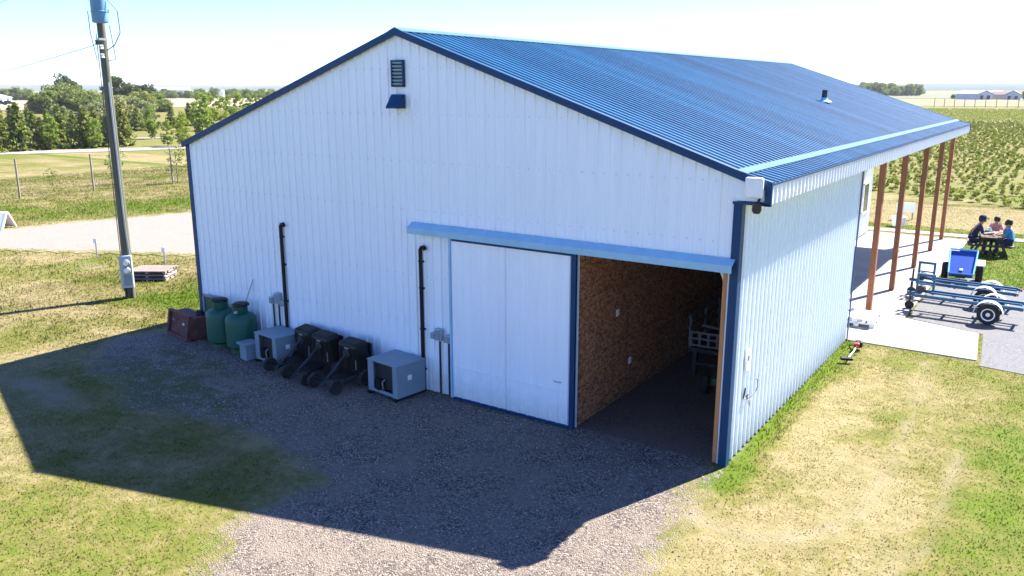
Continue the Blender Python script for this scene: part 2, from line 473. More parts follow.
gx = axis(-62, 9, .33, 14000); gy = axis(-12, 46, .33, 14000)
X, Y = np.meshgrid(gx, gy); X = X.ravel(); Y = Y.ravel()
dist = np.hypot(X, Y)
Z = np.where(dist > 90, (fbm(X, Y, 260, 5) - .5) * np.clip((dist - 900) / 900, 0, 1) * 2.0, (fbm(X, Y, 3, 8, 3) - .5) * .02)
Z = np.where((dist < 60) & (poly_sd(X, Y, [(-19, -12), (7, -12), (14, 20), (8, 31), (-19, 31)]) > -1), 0, Z)
nx, ny = len(gx), len(gy)
I = (np.arange(ny - 1)[:, None] * nx + np.arange(nx - 1)).ravel()
me = fast_mesh('ground', np.stack([X, Y, Z], 1), np.stack([I, I + 1, I + nx + 1, I + nx], 1), m_lawn)
Lu, We = lawn_attr(X, Y); add_attr(me, 'lush', Lu); add_attr(me, 'wear', We)
ground = bpy.data.objects.new('ground', me); COL.objects.link(ground); tag(ground, kind='structure')


def sheet(name, poly, z, m, res, weed=False):
    P = np.array(poly); x = np.arange(P[:, 0].min(), P[:, 0].max() + res, res); y = np.arange(P[:, 1].min(), P[:, 1].max() + res, res)
    XX, YY = np.meshgrid(x, y); S = poly_sd(XX, YY, poly); n_ = len(x)
    I = (np.arange(len(y) - 1)[:, None] * n_ + np.arange(n_ - 1))
    ok = (S[:-1, :-1] > -res) & (S[1:, 1:] > -res)
    F = np.stack([I, I + 1, I + n_ + 1, I + n_], -1)[ok]
    used = np.unique(F); mp = np.zeros(XX.size, np.int64); mp[used] = np.arange(len(used))
    xx, yy = XX.ravel()[used], YY.ravel()[used]
    me = fast_mesh(name, np.stack([xx, yy, np.full(len(xx), z)], 1), mp[F], m)
    Lu, We = lawn_attr(xx, yy); add_attr(me, 'lush', Lu); add_attr(me, 'wear', We); add_attr(me, 'edge', S.ravel()[used])
    if weed:
        wv = .22 * np.exp(-((xx + 12.5) / 3.2) ** 2) * (yy < -1.3) + .1 * (yy < -2.6) * (xx < -3) - .07 * (xx > -5) - .25 * (yy < -4.6) + .1 * (yy > -.5)
        add_attr(me, 'weed', wv)
    o = bpy.data.objects.new(name, me); COL.objects.link(o); return tag(o, kind='structure')


sheet('gravel_yard', GRAVEL, .006, m_gravel, .12, True)
sheet('driveway', DRIVE, .02, m_drive, .4)


def flat(name, poly, z0, z1, m, bevel=0):
    o = MB().prism([(x, y, z0) for x, y in poly], (0, 0, z1 - z0)).build(name, m, bevel=bevel); return tag(o, kind='structure')


flat('barn_floor', [(-14.45, .05), (-.05, .05), (-.05, 8.95), (-3.15, 8.95), (-3.15, 26.9), (-14.45, 26.9)], -.02, .012, m_dirt)
flat('parking_yard', PAVED, -.02, .012, m_parking)
# concrete apron in separate pours with open control joints
for poly in ([(-3.1, 9.02), (3.03, 8.97), (2.83, 11.55), (.9, 12.12), (-3.1, 12.12)],
             [(-3.1, 12.14), (.9, 12.14), (.92, 17.0), (-3.1, 17.0)], [(-3.1, 17.02), (.92, 17.02), (.94, 22.1), (-3.1, 22.1)],
             [(-3.1, 22.12), (.94, 22.12), (.96, 27.3), (-3.1, 27.3)]):
    flat('concrete_pad', poly, -.03, .032, m_conc, .01)
flat('walkway', WALK, -.03, .03, m_conc)
flat('farm_road', [(-150, -22), (-89, 27.5), (-82.5, 40), (-76, 56), (-60, 110), (-56, 109), (-72, 55), (-78.5, 38), (-85.5, 25.5), (-148, -25)], -.1, .05, m_road)
flat('field_path', [(-130, 30), (-104, 49), (-96, 56), (-84, 70), (-83, 69), (-94.5, 54.5), (-103, 47.8), (-129, 28)], -.1, .045, m_road)


def field(name, col, poly, z, c2=None, vs=.05):
    m = mat(name + '_colour', col, .95, var=.12, vs=vs, c2=c2, spec=.1); return flat(name, poly, z - .3, z, m)


def polar(az0, az1, d0, d1):
    a = [R(az0 + (az1 - az0) * i / 8) for i in range(9)]
    return [(CAM[0] + d0 * math.sin(t), CAM[1] + d0 * math.cos(t)) for t in a] + [(CAM[0] + d1 * math.sin(t), CAM[1] + d1 * math.cos(t)) for t in a[::-1]]


field('wheat_field', (.26, .21, .135), polar(-66, -44, 330, 640), .1, (.29, .24, .16))
field('stubble_field', (.26, .215, .14), polar(-75, -62, 300, 420), .12, (.28, .235, .17))
field('hay_field', (.15, .145, .075), polar(-14, 6, 360, 600), .1, (.20, .175, .105))
field('far_pasture', (.09, .115, .06), polar(-80, 10, 660, 1500), .1, (.18, .17, .11), .008)
field('far_wheat', (.25, .21, .14), polar(-62, -42, 1550, 2300), 1.2, (.2, .18, .12), .004)
# low hills along the horizon
mb = MB(); N = 120; rows = []
for k, (d, hm) in enumerate(((3200, 0), (4200, 13), (5600, 36), (7000, 46), (9000, 0))):
    for i in range(N + 1):
        t = R(-80 + 100 * i / N); h = hm * (.75 + .5 * float(fbm(np.array([i * 1.0]), np.array([k * 9.0]), 17, 31)[0])) * (.75 + .35 * i / N)
        rows.append((CAM[0] + d * math.sin(t), CAM[1] + d * math.cos(t), h if hm else -2))
m_hill = mat('hill_scrub', (.035, .055, .05), 1, var=.35, vs=.004, c2=(.075, .09, .07), spec=0)
mb.add(rows, [(k * (N + 1) + i, k * (N + 1) + i + 1, (k + 1) * (N + 1) + i + 1, (k + 1) * (N + 1) + i) for k in range(4) for i in range(N)])
tag(mb.build('hills', m_hill), kind='structure')

# grass blades and loose stones
def on_lawn(x, y):
    ok = poly_sd(x, y, GRAVEL) < RNG.uniform(-.55, .15, x.shape)
    ok &= (poly_sd(x, y, DRIVE) < RNG.uniform(-.6, .2, x.shape)) & (poly_sd(x, y, PAVED) < -.02) & (poly_sd(x, y, CONC) < -.03) & (poly_sd(x, y, WALK) < -.03)
    ok &= ~((x > -14.55) & (x < .0) & (y > -.02) & (y < 27.1))
    return ok


def blades(n, xr, yr, hmin, hmax, wid):
    x = RNG.uniform(*xr, n); y = RNG.uniform(*yr, n)
    k = seen(x, y, np.zeros(n), 110) & on_lawn(x, y); x, y = x[k], y[k]
    Lu, We = lawn_attr(x, y); k = RNG.uniform(0, 1, len(x)) > We * .9; x, y, Lu, We = x[k], y[k], Lu[k], We[k]
    tuft = fbm(x, y, .35, 44, 2)
    h = RNG.uniform(hmin, hmax, len(x)) * (.5 + .5 * np.clip(Lu, 0, 1)) * (.4 + 1.2 * tuft)
    side = (x > -.02) & (x < .5) & (y > -.6) & (y < 9); h = np.where(side, h * 2.0, h)
    a = RNG.uniform(0, 2 * PI, len(x)); l = RNG.uniform(0, 2 * PI, len(x)); lean = h * RNG.uniform(.2, 1.0, len(x))
    wv = wid * RNG.uniform(.6, 1.3, len(x))
    p0 = np.stack([x - wv * np.cos(a), y - wv * np.sin(a), np.zeros(len(x))], 1); p1 = np.stack([x + wv * np.cos(a), y + wv * np.sin(a), np.zeros(len(x))], 1)
    p2 = np.stack([x + lean * np.cos(l), y + lean * np.sin(l), h], 1)
    return np.stack([p0, p1, p2], 1).reshape(-1, 3), np.repeat(Lu, 3), np.repeat(We, 3)


parts = [blades(270000, (-24, 9), (-9.5, 9.5), .015, .042, .011), blades(130000, (-60, -14), (-3, 30), .05, .13, .02),
         blades(110000, (-10, 10), (9, 40), .03, .07, .015)]
V = np.concatenate([p[0] for p in parts])
me = fast_mesh('grass', V, np.arange(len(V)).reshape(-1, 3), m_blade)
add_attr(me, 'lush', np.concatenate([p[1] for p in parts])); add_attr(me, 'wear', np.concatenate([p[2] for p in parts]))
o = bpy.data.objects.new('grass', me); COL.objects.link(o); tag(o, kind='stuff')

n = 26000; x = RNG.uniform(-17, 1.5, n); y = RNG.uniform(-9, .9, n)
k = (poly_sd(x, y, GRAVEL) > RNG.uniform(-.3, .4, n)) & seen(x, y, np.zeros(n), 10) & ((y < -.03)); x, y = x[k], y[k]; n = len(x)
OCT = np.array([(1, 0, 0), (-1, 0, 0), (0, 1, 0), (0, -1, 0), (0, 0, 1), (0, 0, -1)], float)
OF = np.array([(0, 2, 4), (2, 1, 4), (1, 3, 4), (3, 0, 4), (2, 0, 5), (1, 2, 5), (3, 1, 5), (0, 3, 5)])
s = RNG.uniform(.006, .017, (n, 1, 1)) * RNG.uniform(.6, 1.3, (n, 1, 3)); jit = RNG.uniform(.75, 1.25, (n, 6, 1))
a = RNG.uniform(0, 2 * PI, n); ca, sa = np.cos(a)[:, None], np.sin(a)[:, None]
P = OCT[None] * jit * s; P = np.stack([P[..., 0] * ca - P[..., 1] * sa, P[..., 0] * sa + P[..., 1] * ca, P[..., 2]], -1)
P += np.stack([x, y, np.full(n, .008)], 1)[:, None, :]
m, nt, bs = newmat('loose_stone')
ri = node(nt, 'ShaderNodeNewGeometry').outputs['Random Per Island']
nt.links.new(mixc(nt, mth(nt, 'POWER', ri, 1.6), (.12, .10, .085), (.42, .375, .33)), bs.inputs['Base Color']); bs.inputs['Roughness'].default_value = .85
me = fast_mesh('gravel_stones', P.reshape(-1, 3), (OF[None] + 6 * np.arange(n)[:, None, None]).reshape(-1, 3), m)
o = bpy.data.objects.new('loose_gravel', me); COL.objects.link(o); tag(o, kind='stuff')

# ------------------------------------------------------------------ the barn
Wd, Ln = 14.4915, 27.0; HE, HR = 5.09, 7.5516; SL = (HR - HE) / (Wd / 2)
PITCH = .2286


def profile(a, b, pitch=PITCH, h=.028, minor=True):
    """(coordinate, height) pairs of a ribbed steel sheet between a and b"""
    pts = [(a, 0)]; u = a + .06
    while u < b - .06:
        pts += [(u, 0), (u + .016, h), (u + .038, h), (u + .054, 0)]
        if minor and u + .15 < b: pts += [(u + .125, 0), (u + .134, h * .22), (u + .149, h * .22), (u + .158, 0)]
        u += pitch
    pts.append((b, 0)); return pts


def roof_z(x):
    return HR - SL * abs(x + Wd / 2)


barn = empty('barn', (0, 0, 0), label='large white ribbed steel barn with a blue metal roof and sliding door', cat='barn')


def siding_wall(name, segs, place, m=m_side, flip=1, minor=True):
    """segs: list of (a, b, zb, zt(u)); place(u, h, z) -> point"""
    mb = MB()
    for a, b, zb, zt in segs:
        pr = profile(a, b, minor=minor); P = []
        for u, h in pr: P += [place(u, h, zb), place(u, h, zt(u))]
        mb.add(P, [(2 * i, 2 * i + 2, 2 * i + 3, 2 * i + 1) for i in range(len(pr) - 1)])
    return mb.build(name, m, barn)


rz = lambda x: roof_z(x) - .03
DL, DR, DH = -2.95, -.14, 3.44
siding_wall('front_wall', [(-Wd, -Wd / 2, .02, rz), (-Wd / 2, DL, .02, rz), (DL, DR, DH, rz), (DR, .0, .02, rz)], lambda u, h, z: (u, -h, z))
siding_wall('side_wall', [(0.0, 9.0, .02, lambda u: 4.66)], lambda u, h, z: (h * 1.25, u, z), minor=False)
siding_wall('left_wall', [(0, Ln, .02, lambda u: HE - .03)], lambda u, h, z: (-Wd - h, u, z))
siding_wall('back_wall', [(-Wd, -Wd / 2, .02, rz), (-Wd / 2, -3.12, .02, rz), (-3.12, 0, 4.6, rz)], lambda u, h, z: (u, Ln + h, z))
siding_wall('porch_wall', [(9.0, Ln, .06, lambda u: 4.62)], lambda u, h, z: (-3.12 + h, u, z), m=m_trimw, minor=False)
MB().box((-1.56, 9.0, 2.34), (3.1, .1, 4.6)).build('porch_end_wall', m_side, barn)
# inner lining
MB().box((DL - .06, 4.5, 2.3), (.06, 8.8, 4.55)).build('lining_wall', m_osb, barn)
MB().box((-1.5, 8.9, 2.3), (2.8, .05, 4.55)).build('lining_wall', m_osb, barn)
MB().box((-.09, 4.6, 2.3), (.05, 8.6, 4.55)).build('lining_wall', m_osb, barn)
MB().box((-1.5, 4.5, 4.6), (2.9, 8.9, .05)).build('ceiling', m_osb, barn)
o = MB()
for k in range(1, 5): o.box((-.16, k * 1.9, 2.28), (.09, .14, 4.5))
o.build('stud_row', m_jamb, barn)

# roof, one ribbed sheet per slope
def roof_profile(a, b, h=.027):
    pts = [(a, 0)]; u = a + .05
    while u < b - .12:
        pts += [(u, 0), (u + .028, h), (u + .075, h), (u + .103, 0)]; u += PITCH
    pts.append((b, 0)); return pts



def slope(name, x0, z0, x1, z1, m):
    pr = roof_profile(-.07, Ln + .16); P = []; L = math.hypot(x1 - x0, z1 - z0); nx_, nz_ = -(z1 - z0) / L, (x1 - x0) / L
    if nz_ < 0: nx_, nz_ = -nx_, -nz_
    for u, h in pr:
        P += [(x0 + nx_ * h, u, z0 + nz_ * h), (x1 + nx_ * h, u, z1 + nz_ * h)]
    mb = MB().add(P, [(2 * i, 2 * i + 2, 2 * i + 3, 2 * i + 1) for i in range(len(pr) - 1)])
    return mb.build(name, m, barn)


XR = -Wd / 2
slope('roof', XR, HR, .02, roof_z(.02), m_roof)
slope('roof', XR, HR, -Wd - .12, roof_z(-Wd - .12), m_roof)
EX, EZ = .50, 4.955
slope('porch_roof', .0, roof_z(0) - .012, EX, EZ, m_roof)
mb = MB(); t = .15                                                    # folded ridge cap
mb.prism([(XR - .19, -.1, roof_z(XR - .19) + .035), (XR, -.1, HR + .045), (XR + .19, -.1, roof_z(XR + .19) + .035), (XR + .19, -.1, roof_z(XR + .19) + .045), (XR, -.1, HR + .06), (XR - .19, -.1, roof_z(XR - .19) + .045)], (0, Ln + .3, 0))
mb.build('ridge_cap', m_flash, barn)
MB().prism([(-.07, -.09, roof_z(-.07) + .034), (.075, -.09, 5.055 + .034), (.075, -.09, 5.068 + .034), (-.07, -.09, roof_z(-.07) + .046)], (0, Ln + .26, 0)).build('eave_flashing', m_flash, barn)
# rake trim boards, front and back
for y0, dy in ((-.105, .05), (Ln + .10, .05)):
    for xa, xb in ((XR, -Wd - .13), (XR, 0.0)):
        za, zb = roof_z(xa), roof_z(xb)
        MB().prism([(xa, y0, za + .04), (xb, y0, zb + .04), (xb, y0, zb - .095), (xa, y0, za - .095)], (0, dy, 0)).build('rake_trim', m_blue, barn)
    MB().prism([(.0, y0, roof_z(0) + .045), (EX + .02, y0, EZ + .03), (EX + .02, y0, 4.60), (EX - .09, y0, 4.60), (EX - .09, y0, EZ - .095), (0, y0, roof_z(0) - .095)], (0, dy, 0)).build('rake_trim', m_blue, barn)
    siding = MB().prism([(-.06, y0 + .056, 4.66), (EX - .1, y0 + .056, 4.66), (EX - .1, y0 + .056, EZ - .05), (-.06, y0 + .056, roof_z(0) - .08)], (0, .03, 0)).build('overhang_panel', m_side, barn)
MB().box((.2, -.075, 4.625), (.6, .06, .04)).build('overhang_trim', m_blue, barn)
# fascia of ribbed white steel under the eave, then soffit
mb = MB(); pr = profile(-.05, Ln + .14, minor=False); P = []
for u, h in pr: P += [(EX - .03 + h, u, 4.62), (EX - .03 + h, u, EZ - .02)]
mb.add(P, [(2 * i, 2 * i + 2, 2 * i + 3, 2 * i + 1) for i in range(len(pr) - 1)]); mb.build('fascia', m_trimw, barn)
MB().box((EX - .02, Ln / 2 + .05, EZ - .012), (.075, Ln + .3, .03)).build('eave_trim', m_blue, barn)
MB().box((EX / 2 - .02, Ln / 2 + .05, 4.63), (EX - .05, Ln + .16, .015)).build('soffit', m_trimw, barn)
MB().box((-1.6, 18.05, 4.625), (2.9, 17.8, .02)).build('porch_ceiling', m_trimw, barn)
MB().box((-.06, 18.0, 4.50), (.1, 17.9, .22)).build('porch_beam', m_trimw, barn)
# corner trims
for cx, sx in ((0, 1), (-Wd, -1)):
    h = 4.60 if cx == 0 else HE - .06
    mb = MB().box((cx - sx * .055 + sx * .03, -.032, h / 2 + .01), (.145, .025, h)).box((cx + sx * .036, .055, h / 2 + .01), (.02, .15, h))
    mb.build('corner_trim', m_blue, barn)
MB().box((.035, 9.0, 2.3), (.02, .12, 4.55)).build('corner_trim', m_blue, barn)
# sliding door leaf with its frame trim and pull
dx0, dx1, dz0, dz1 = -5.93, -2.97, .05, 3.46
door = siding_wall('sliding_door', [(dx0, dx1, dz0, lambda u: dz1)], lambda u, h, z: (u, -.11 - h * .75, z), m=m_door)
MB().box((dx1 - .03, -.115, (dz0 + dz1) / 2), (.10, .07, dz1 - dz0)).build('door_trim', m_blue, door)
MB().box((dx0 + .02, -.115, (dz0 + dz1) / 2), (.045, .065, dz1 - dz0)).build('door_trim', m_lblue, door)
MB().box(((dx0 + dx1) / 2, -.115, dz0), (dx1 - dx0 - .16, .06, .05)).build('door_trim', m_blue, door)
MB().box(((dx0 + dx1) / 2, -.118, dz1 - .02), (dx1 - dx0 - .16, .06, .04)).build('door_trim', m_blue, door)
MB().box((dx0 + 1.38, -.125, (dz0 + dz1) / 2), (.02, .02, dz1 - dz0 - .1)).build('door_seam', m_trimw, door)
MB().box(((dx0 + dx1) / 2, -.122, .74), (dx1 - dx0 - .16, .014, .010)).build('door_seam', m_trimw, door)
MB().box((dx1 - .35, -.14, .92), (.15, .03, .02)).build('pull_handle', m_meter, door)
# track cover over the door, folded pale blue steel, two lengths
for a, b in ((-6.98, -3.55), (-3.545, -.02)):
    MB().prism([(a, -.03, 3.70), (a, -.20, 3.60), (a, -.20, 3.475), (a, -.185, 3.475), (a, -.185, 3.585), (a, -.03, 3.675)], (b - a, 0, 0)).build('track_cover', m_lblue, barn)
# timber jambs of the opening
MB().box((DR - .035, .06, DH / 2 + .02), (.07, .16, DH - .03)).build('door_jamb', m_jamb, barn)
MB().box(((DL + DR) / 2, .06, DH + .06), (DR - DL, .12, .12)).build('door_header', m_jamb, barn)
MB().prism([(DR - .07, .16, 3.42), (DR - .20, .16, 3.42), (DR - .07, .16, 3.1)], (0, .04, 0)).build('corner_brace', m_white, barn)
# louvre and hooded vent high in the gable
lv = MB()
lv.box((-7.385, -.045, 6.71), (.03, .06, .50)).box((-7.085, -.045, 6.71), (.03, .06, .50)).box((-7.235, -.045, 6.96), (.33, .06, .03)).box((-7.235, -.045, 6.46), (.33, .06, .03))
lv = lv.build('louver_vent', m_blue, barn)
MB().box((-7.235, -.03, 6.71), (.28, .012, .48)).build('vent_back', m_dark, lv)
for k in range(7): MB().box((-7.235, -.05, 6.50 + k * .07), (.27, .045, .012), rot=(R(-35), 0, 0)).build('vent_slat', m_lblue, lv)
MB().prism([(-7.36, -.03, 6.30), (-7.36, -.12, 6.30), (-7.36, -.30, 6.05), (-7.36, -.30, 6.02), (-7.36, -.03, 6.02)], (.29, 0, 0)).build('vent_hood', m_blue, barn)
# rows of screw heads on the front wall
mb = MB()
for z in (.45, 1.5, 2.55, 3.95, 4.95, 5.9, 6.8):
    for k in range(64):
        x = -Wd + .12 + k * PITCH
        if x > -.2 or z > rz(x) - .1 or (z < 3.7 and x > dx0 - .1): continue
        mb.box((x, -.008, z), (.02, .016, .02))
m_screw = mat('screw_head', (.58, .66, .73), .6)
o = mb.build('screw', m_screw, barn); o['kind'] = 'stuff'
# plumbing stack through the roof
px_, py_ = -2.6, 15.2; pz_ = roof_z(px_)
st = MB().cyl((px_, py_, pz_ - .05), (px_, py_, pz_ + .40), .085, n=14).build('roof_pipe', m_dark, barn, True)
MB().lathe([(.24, 0), (.22, .03), (.12, .07), (.1, .14)], (px_, py_, pz_ + .02), 16).build('pipe_boot', m_lblue, st, True)
# porch posts
for y in (12.0, 15.55, 19.8, 23.7, 27.1 - .25):
    MB().box((-.05, y, 2.28), (.15, .19, 4.46)).build('porch_post', m_wood, barn, bevel=.008)
# porch window and door in the recessed wall
wf = MB()
for dy, dz, sy, sz in ((-.5, 0, .06, 1.3), (.5, 0, .06, 1.3), (0, .65, 1.06, .06), (0, -.65, 1.06, .06)): wf.box((-3.07, 25.6 + dy, 1.75 + dz), (.06, sy, sz))
wf = wf.build('window', m_trimw, barn); MB().box((-3.075, 25.6, 1.75), (.02, .95, 1.25)).build('pane', m_glass, wf)
wf = MB().box((-3.07, 21.0, 1.1), (.05, .95, 2.05)).build('entry_door', m_white, barn); MB().cyl((-3.04, 20.65, 1.0), (-2.97, 20.65, 1.0), .03).build('door_knob', m_galv, wf)

# ------------------------------------------------------------------ fixtures on the barn walls
def conduit(x, top, label):
    t = empty('drain_pipe', (x, -.07, 0), label=label, cat='pipe', group='black pipes running up the front wall')
    MB().tube([(0, 0, .02), (0, 0, top - .12), (.0, .0, top - .05), (.03, .0, top), (.09, .0, top + .02), (.13, 0, top - .04)], .042, 10).build('pipe', m_black, t, True)
    for z in (.5, 1.4, 2.3, top - .3): MB().box((0, .02, z), (.12, .06, .04)).build('pipe_clamp', m_black, t)


conduit(-11.07, 3.28, 'tall black pipe on the white wall behind the air conditioner nearest the green tanks')
conduit(-6.74, 3.18, 'tall black pipe on the white wall just left of the sliding door')


def ebox(x, z, w_, h_, label, n=1):
    t = empty('electrical_box', (x, -.05, 0), label=label, cat='electrical box', group='electrical boxes on the front wall')
    MB().box((0, -.03, z), (w_, .12, h_)).build('box', m_meter, t, bevel=.01)
    MB().box((0, -.095, z), (w_ * .8, .015, h_ * .8)).build('cover', m_grey, t)
    if n: MB().tube([(0, -.01, z - h_ / 2), (0, -.01, .05)], .022, 8).build('conduit', m_dark, t, True)


ebox(-11.53, 1.36, .12, .17, 'small grey electrical box left of its taller neighbour above the far air conditioner')
ebox(-11.33, 1.43, .17, .27, 'taller grey electrical box mounted above the far air conditioner')
ebox(-11.15, 1.33, .13, .13, 'small square box without conduit beside the far black pipe', 0)
ebox(-6.40, 1.32, .13, .14, 'small grey electrical box left of its larger neighbour near the sliding door', 0)
ebox(-6.27, 1.36, .16, .26, 'larger grey electrical box with a conduit near the sliding door')
ebox(-6.03, 1.30, .15, .16, 'grey electrical box and conduit right beside the sliding door edge')

t = empty('antenna_panel', (.27, -.16, 4.88), label='white square antenna panel on the roof corner above the barn opening', cat='antenna')
MB().box((0, -.05, .02), (.29, .09, .32)).build('panel', m_white, t, bevel=.03)
MB().box((0, .01, 0), (.1, .12, .1)).build('bracket', m_galv, t)
t = empty('flood_light', (.32, -.17, 4.56), label='small dark flood light hanging under the white antenna panel', cat='light')
MB().lathe([(.03, 0), (.07, -.02), (.075, -.12), (.05, -.17)], (0, 0, .1), 14).build('housing', m_dark, t, True)
MB().cyl((0, 0, .09), (0, .1, .14), .02).build('arm', m_dark, t)
t = empty('wall_plate', (.04, .75, 1.75), label='white rectangular plate on the ribbed side wall above the tap', cat='plate')
MB().box((.015, 0, 0), (.03, .16, .38)).build('plate', m_white, t, bevel=.008)
MB().box((.035, 0, .05), (.01, .06, .10)).build('cover', m_grey, t)
t = empty('wall_tap', (.03, .72, 1.02), label='outdoor tap with a wire loop on the ribbed side wall near the corner', cat='tap')
MB().cyl((0, 0, 0), (.12, 0, 0), .018).cyl((.1, 0, .01), (.12, 0, -.09), .02).build('spout', m_galv, t)
MB().cyl((.07, 0, .02), (.07, 0, .09), .012).box((.07, 0, .09), (.02, .1, .02)).build('handle', m_dark, t)
MB().cyl((0, .0, .0), (.03, 0, .22), .014).build('riser', m_dark, t)
MB().tube([(.05, .05, -.01), (.06, .3, -.02), (.06, .52, 0), (.06, .6, .07), (.06, .58, .2), (.06, .52, .24)], .008).build('wire_loop', m_dark, t)

# ------------------------------------------------------------------ things along the front wall
def tank(x, y, label, rz_, h=1.22):
    t = empty('gas_tank', (x, y, .02), rz_, label=label, cat='gas tank', group='green gas tanks by the barn wall')
    MB().lathe([(.24, .0), (.25, .10), (.29, .11), (.365, .17), (.38, .3), (.38, .80), (.365, .88), (.31, .945), (.2, .985), (.17, .99)], n=36).build('shell', m_green, t, True)
    MB().lathe([(.175, .98), (.185, 1.0), (.185, 1.16), (.17, 1.16), (.17, 1.0)], n=30).build('collar', m_green, t, True)
    MB().lathe([(.195, 1.165), (.215, 1.18), (.205, 1.22), (.15, 1.245), (.02, 1.25)], (.015, .02, 0), n=30).build('lid', m_black, t, True)
    v = MB().cyl((0, -.185, 1.06), (0, -.25, 1.06), .03).box((0, -.26, 1.06), (.08, .03, .05)).build('valve', m_galv, t)
    MB().lathe([(.25, -.02), (.27, -.02), (.27, .09), (.25, .09)], n=30).build('foot_ring', m_greend, t, True)
    return t


tank(-13.08, -.46, 'green gas tank with open collar, left of the pair by the wall', 2.4)
tank(-12.29, -.48, 'green gas tank with dark lid, right of the pair beside the air conditioner', .5)
# brown steel trough lying on its side
t = empty('steel_trough', (-14.66, -.60, .02), R(-11), label='rusty brown steel box lying on its side near the barn corner', cat='steel box')
MB().box((0, .02, .33), (1.15, .05, .60), rot=(R(-10), 0, 0)).build('front_panel', m_rust, t, bevel=.01)
mb = MB()
for x in (-.58, .58): MB().box((x, -.03, .33), (.09, .10, .66), rot=(R(-10), 0, 0)).build('end_rib', m_rust, t)

mb = MB()
for z in (.03, .63): mb.box((0, -.02 + (z - .33) * .17, z), (1.2, .09, .06), rot=(R(-10), 0, 0))
mb.build('rim', m_rust, t)
MB().box((.58, .25, .30), (.05, .5, .56)).box((-.58, .25, .30), (.05, .5, .56)).box((0, .27, .56), (1.15, .46, .04)).box((0, .27, .04), (1.15, .46, .04)).build('shell', m_rust, t)
MB().box((-.3, -.04, .42), (.16, .02, .05)).build('handle', m_pallet, t)
MB().box((.3, -.04, .40), (.08, .02, .05)).build('latch', m_white, t)
# old window frame leaning at the corner and a wheel
t = empty('window_sash', (-13.85, -.12, .66), R(0), label='old green framed window sash mounted low on the barn corner', cat='window sash')
mb = MB()
for x in (-.38, .05, .42): mb.box((x, 0, .22), (.05, .05, .50))
for z in (-.02, .46): mb.box((.02, 0, z), (.85, .05, .05))
mb.build('frame', m_grey, t)
MB().box((.02, .01, .22), (.8, .012, .46)).build('pane', m_greend, t)
t = empty('spare_wheel', (-14.35, -.22, .36), R(60), label='dark worn wheel standing at the left barn corner', cat='wheel')
MB().lathe([(.20, -.07), (.30, -.08), (.34, -.05), (.34, .05), (.30, .08), (.20, .07)], n=26, axis='X').build('tyre', m_rubber, t, True)
MB().lathe([(.03, -.03), (.19, -.05), (.20, 0), (.19, .05), (.03, .03)], n=20, axis='X').build('rim', m_rust, t, True)
o = MB().cyl((-12.75, -.35, .3), (-12.25, -.05, 1.78), .014, n=6).build('metal_rod', m_galv); tag(o, 'thin metal rod leaning on the wall behind the green tanks', 'rod')
# air conditioners
def air_con(x, y, rz_, label, sz=1.0):
    t = empty('air_conditioner', (x, y, .02), rz_, label=label, cat='air conditioner', group='grey air conditioners on the gravel')
    W, D, H = sz * 1.02, sz * .86, sz * .74
    mb = MB().box((0, 0, H + .06), (W + .02, D + .02, .03)).box((0, D / 2 - .015, H / 2 + .05), (W, .03, H)).box((W / 2 - .015, 0, H / 2 + .05), (.03, D - .06, H)).box((-W / 2 + .015, 0, H / 2 + .05), (.03, D - .06, H))
    mb.box((-W / 2 + .09, -D / 2 + .015, H / 2 + .05), (.18, .03, H)).box((W / 2 - .075, -D / 2 + .015, H / 2 + .05), (.15, .03, H)).box((0, -D / 2 + .015, .09), (W, .028, .07))
    mb.build('cabinet', m_grey, t, bevel=.006)
    MB().box((.02, -D / 2 + .12, .42), (W - .36, .03, H - .12)).build('coil', m_greyd, t)
    MB().lathe([(.08, 0), (.10, .02), (.10, .22), (.05, .25)], (-.15, -D / 2 + .06, .12), 16).build('compressor', m_black, t, True)
    MB().tube([(-.05, -D / 2 + .05, .14), (-.05, -D / 2 + .04, .3), (.02, -D / 2 + .05, .36)], .018, 8).build('copper_pipe', m_galv, t, True)
    MB().box((.27, -D / 2 + .06, .45), (.03, .04, H - .12)).build('grille_bar', m_dark, t)
    MB().box((W / 2 + .003, -.05, .45), (.006, .11, .11)).build('sticker', m_white, t)
    mb = MB()
    for sx in (-.44, .44): MB().box((sx * sz, 0, .02), (.09, D + .1, .05)).build('skid', m_black, t)
    return t


air_con(-10.93, -.47, R(-7), 'grey air conditioner with a dark open front beside the green tanks', .87)
air_con(-7.15, -.48, R(-7), 'grey air conditioner with a dark open front right of the black garden carts', .93)
t = empty('small_box', (-11.66, -.80, .02), R(-10), label='small grey lidded box on the gravel before the far air conditioner', cat='box')
MB().box((0, 0, .19), (.30, .30, .38)).build('body', m_grey, t, bevel=.01); MB().box((0, 0, .40), (.42, .40, .05)).build('lid', m_grey, t, bevel=.01)


# black dump carts with the tub tipped up
def wheel(parent, c, r, w_, rim, name='wheel', ax='X'):
    s_ = w_ / 2
    wv = MB().lathe([(r * .55, -s_ * .8), (r * .9, -s_), (r, -s_ * .55), (r, s_ * .55), (r * .9, s_), (r * .55, s_ * .8)], c, 24, ax).build(name, m_rubber, parent, True)
    MB().lathe([(r * .05, -s_ * .98), (r * .16, -s_ * .96), (r * .2, -s_ * .8), (r * .5, -s_ * .78), (r * .62, -s_ * .98), (r * .62, s_ * .98), (r * .5, s_ * .78), (r * .2, s_ * .8), (r * .16, s_ * .96), (r * .05, s_ * .98)], c, 20, ax).build('rim', rim, wv, True)
    return wv


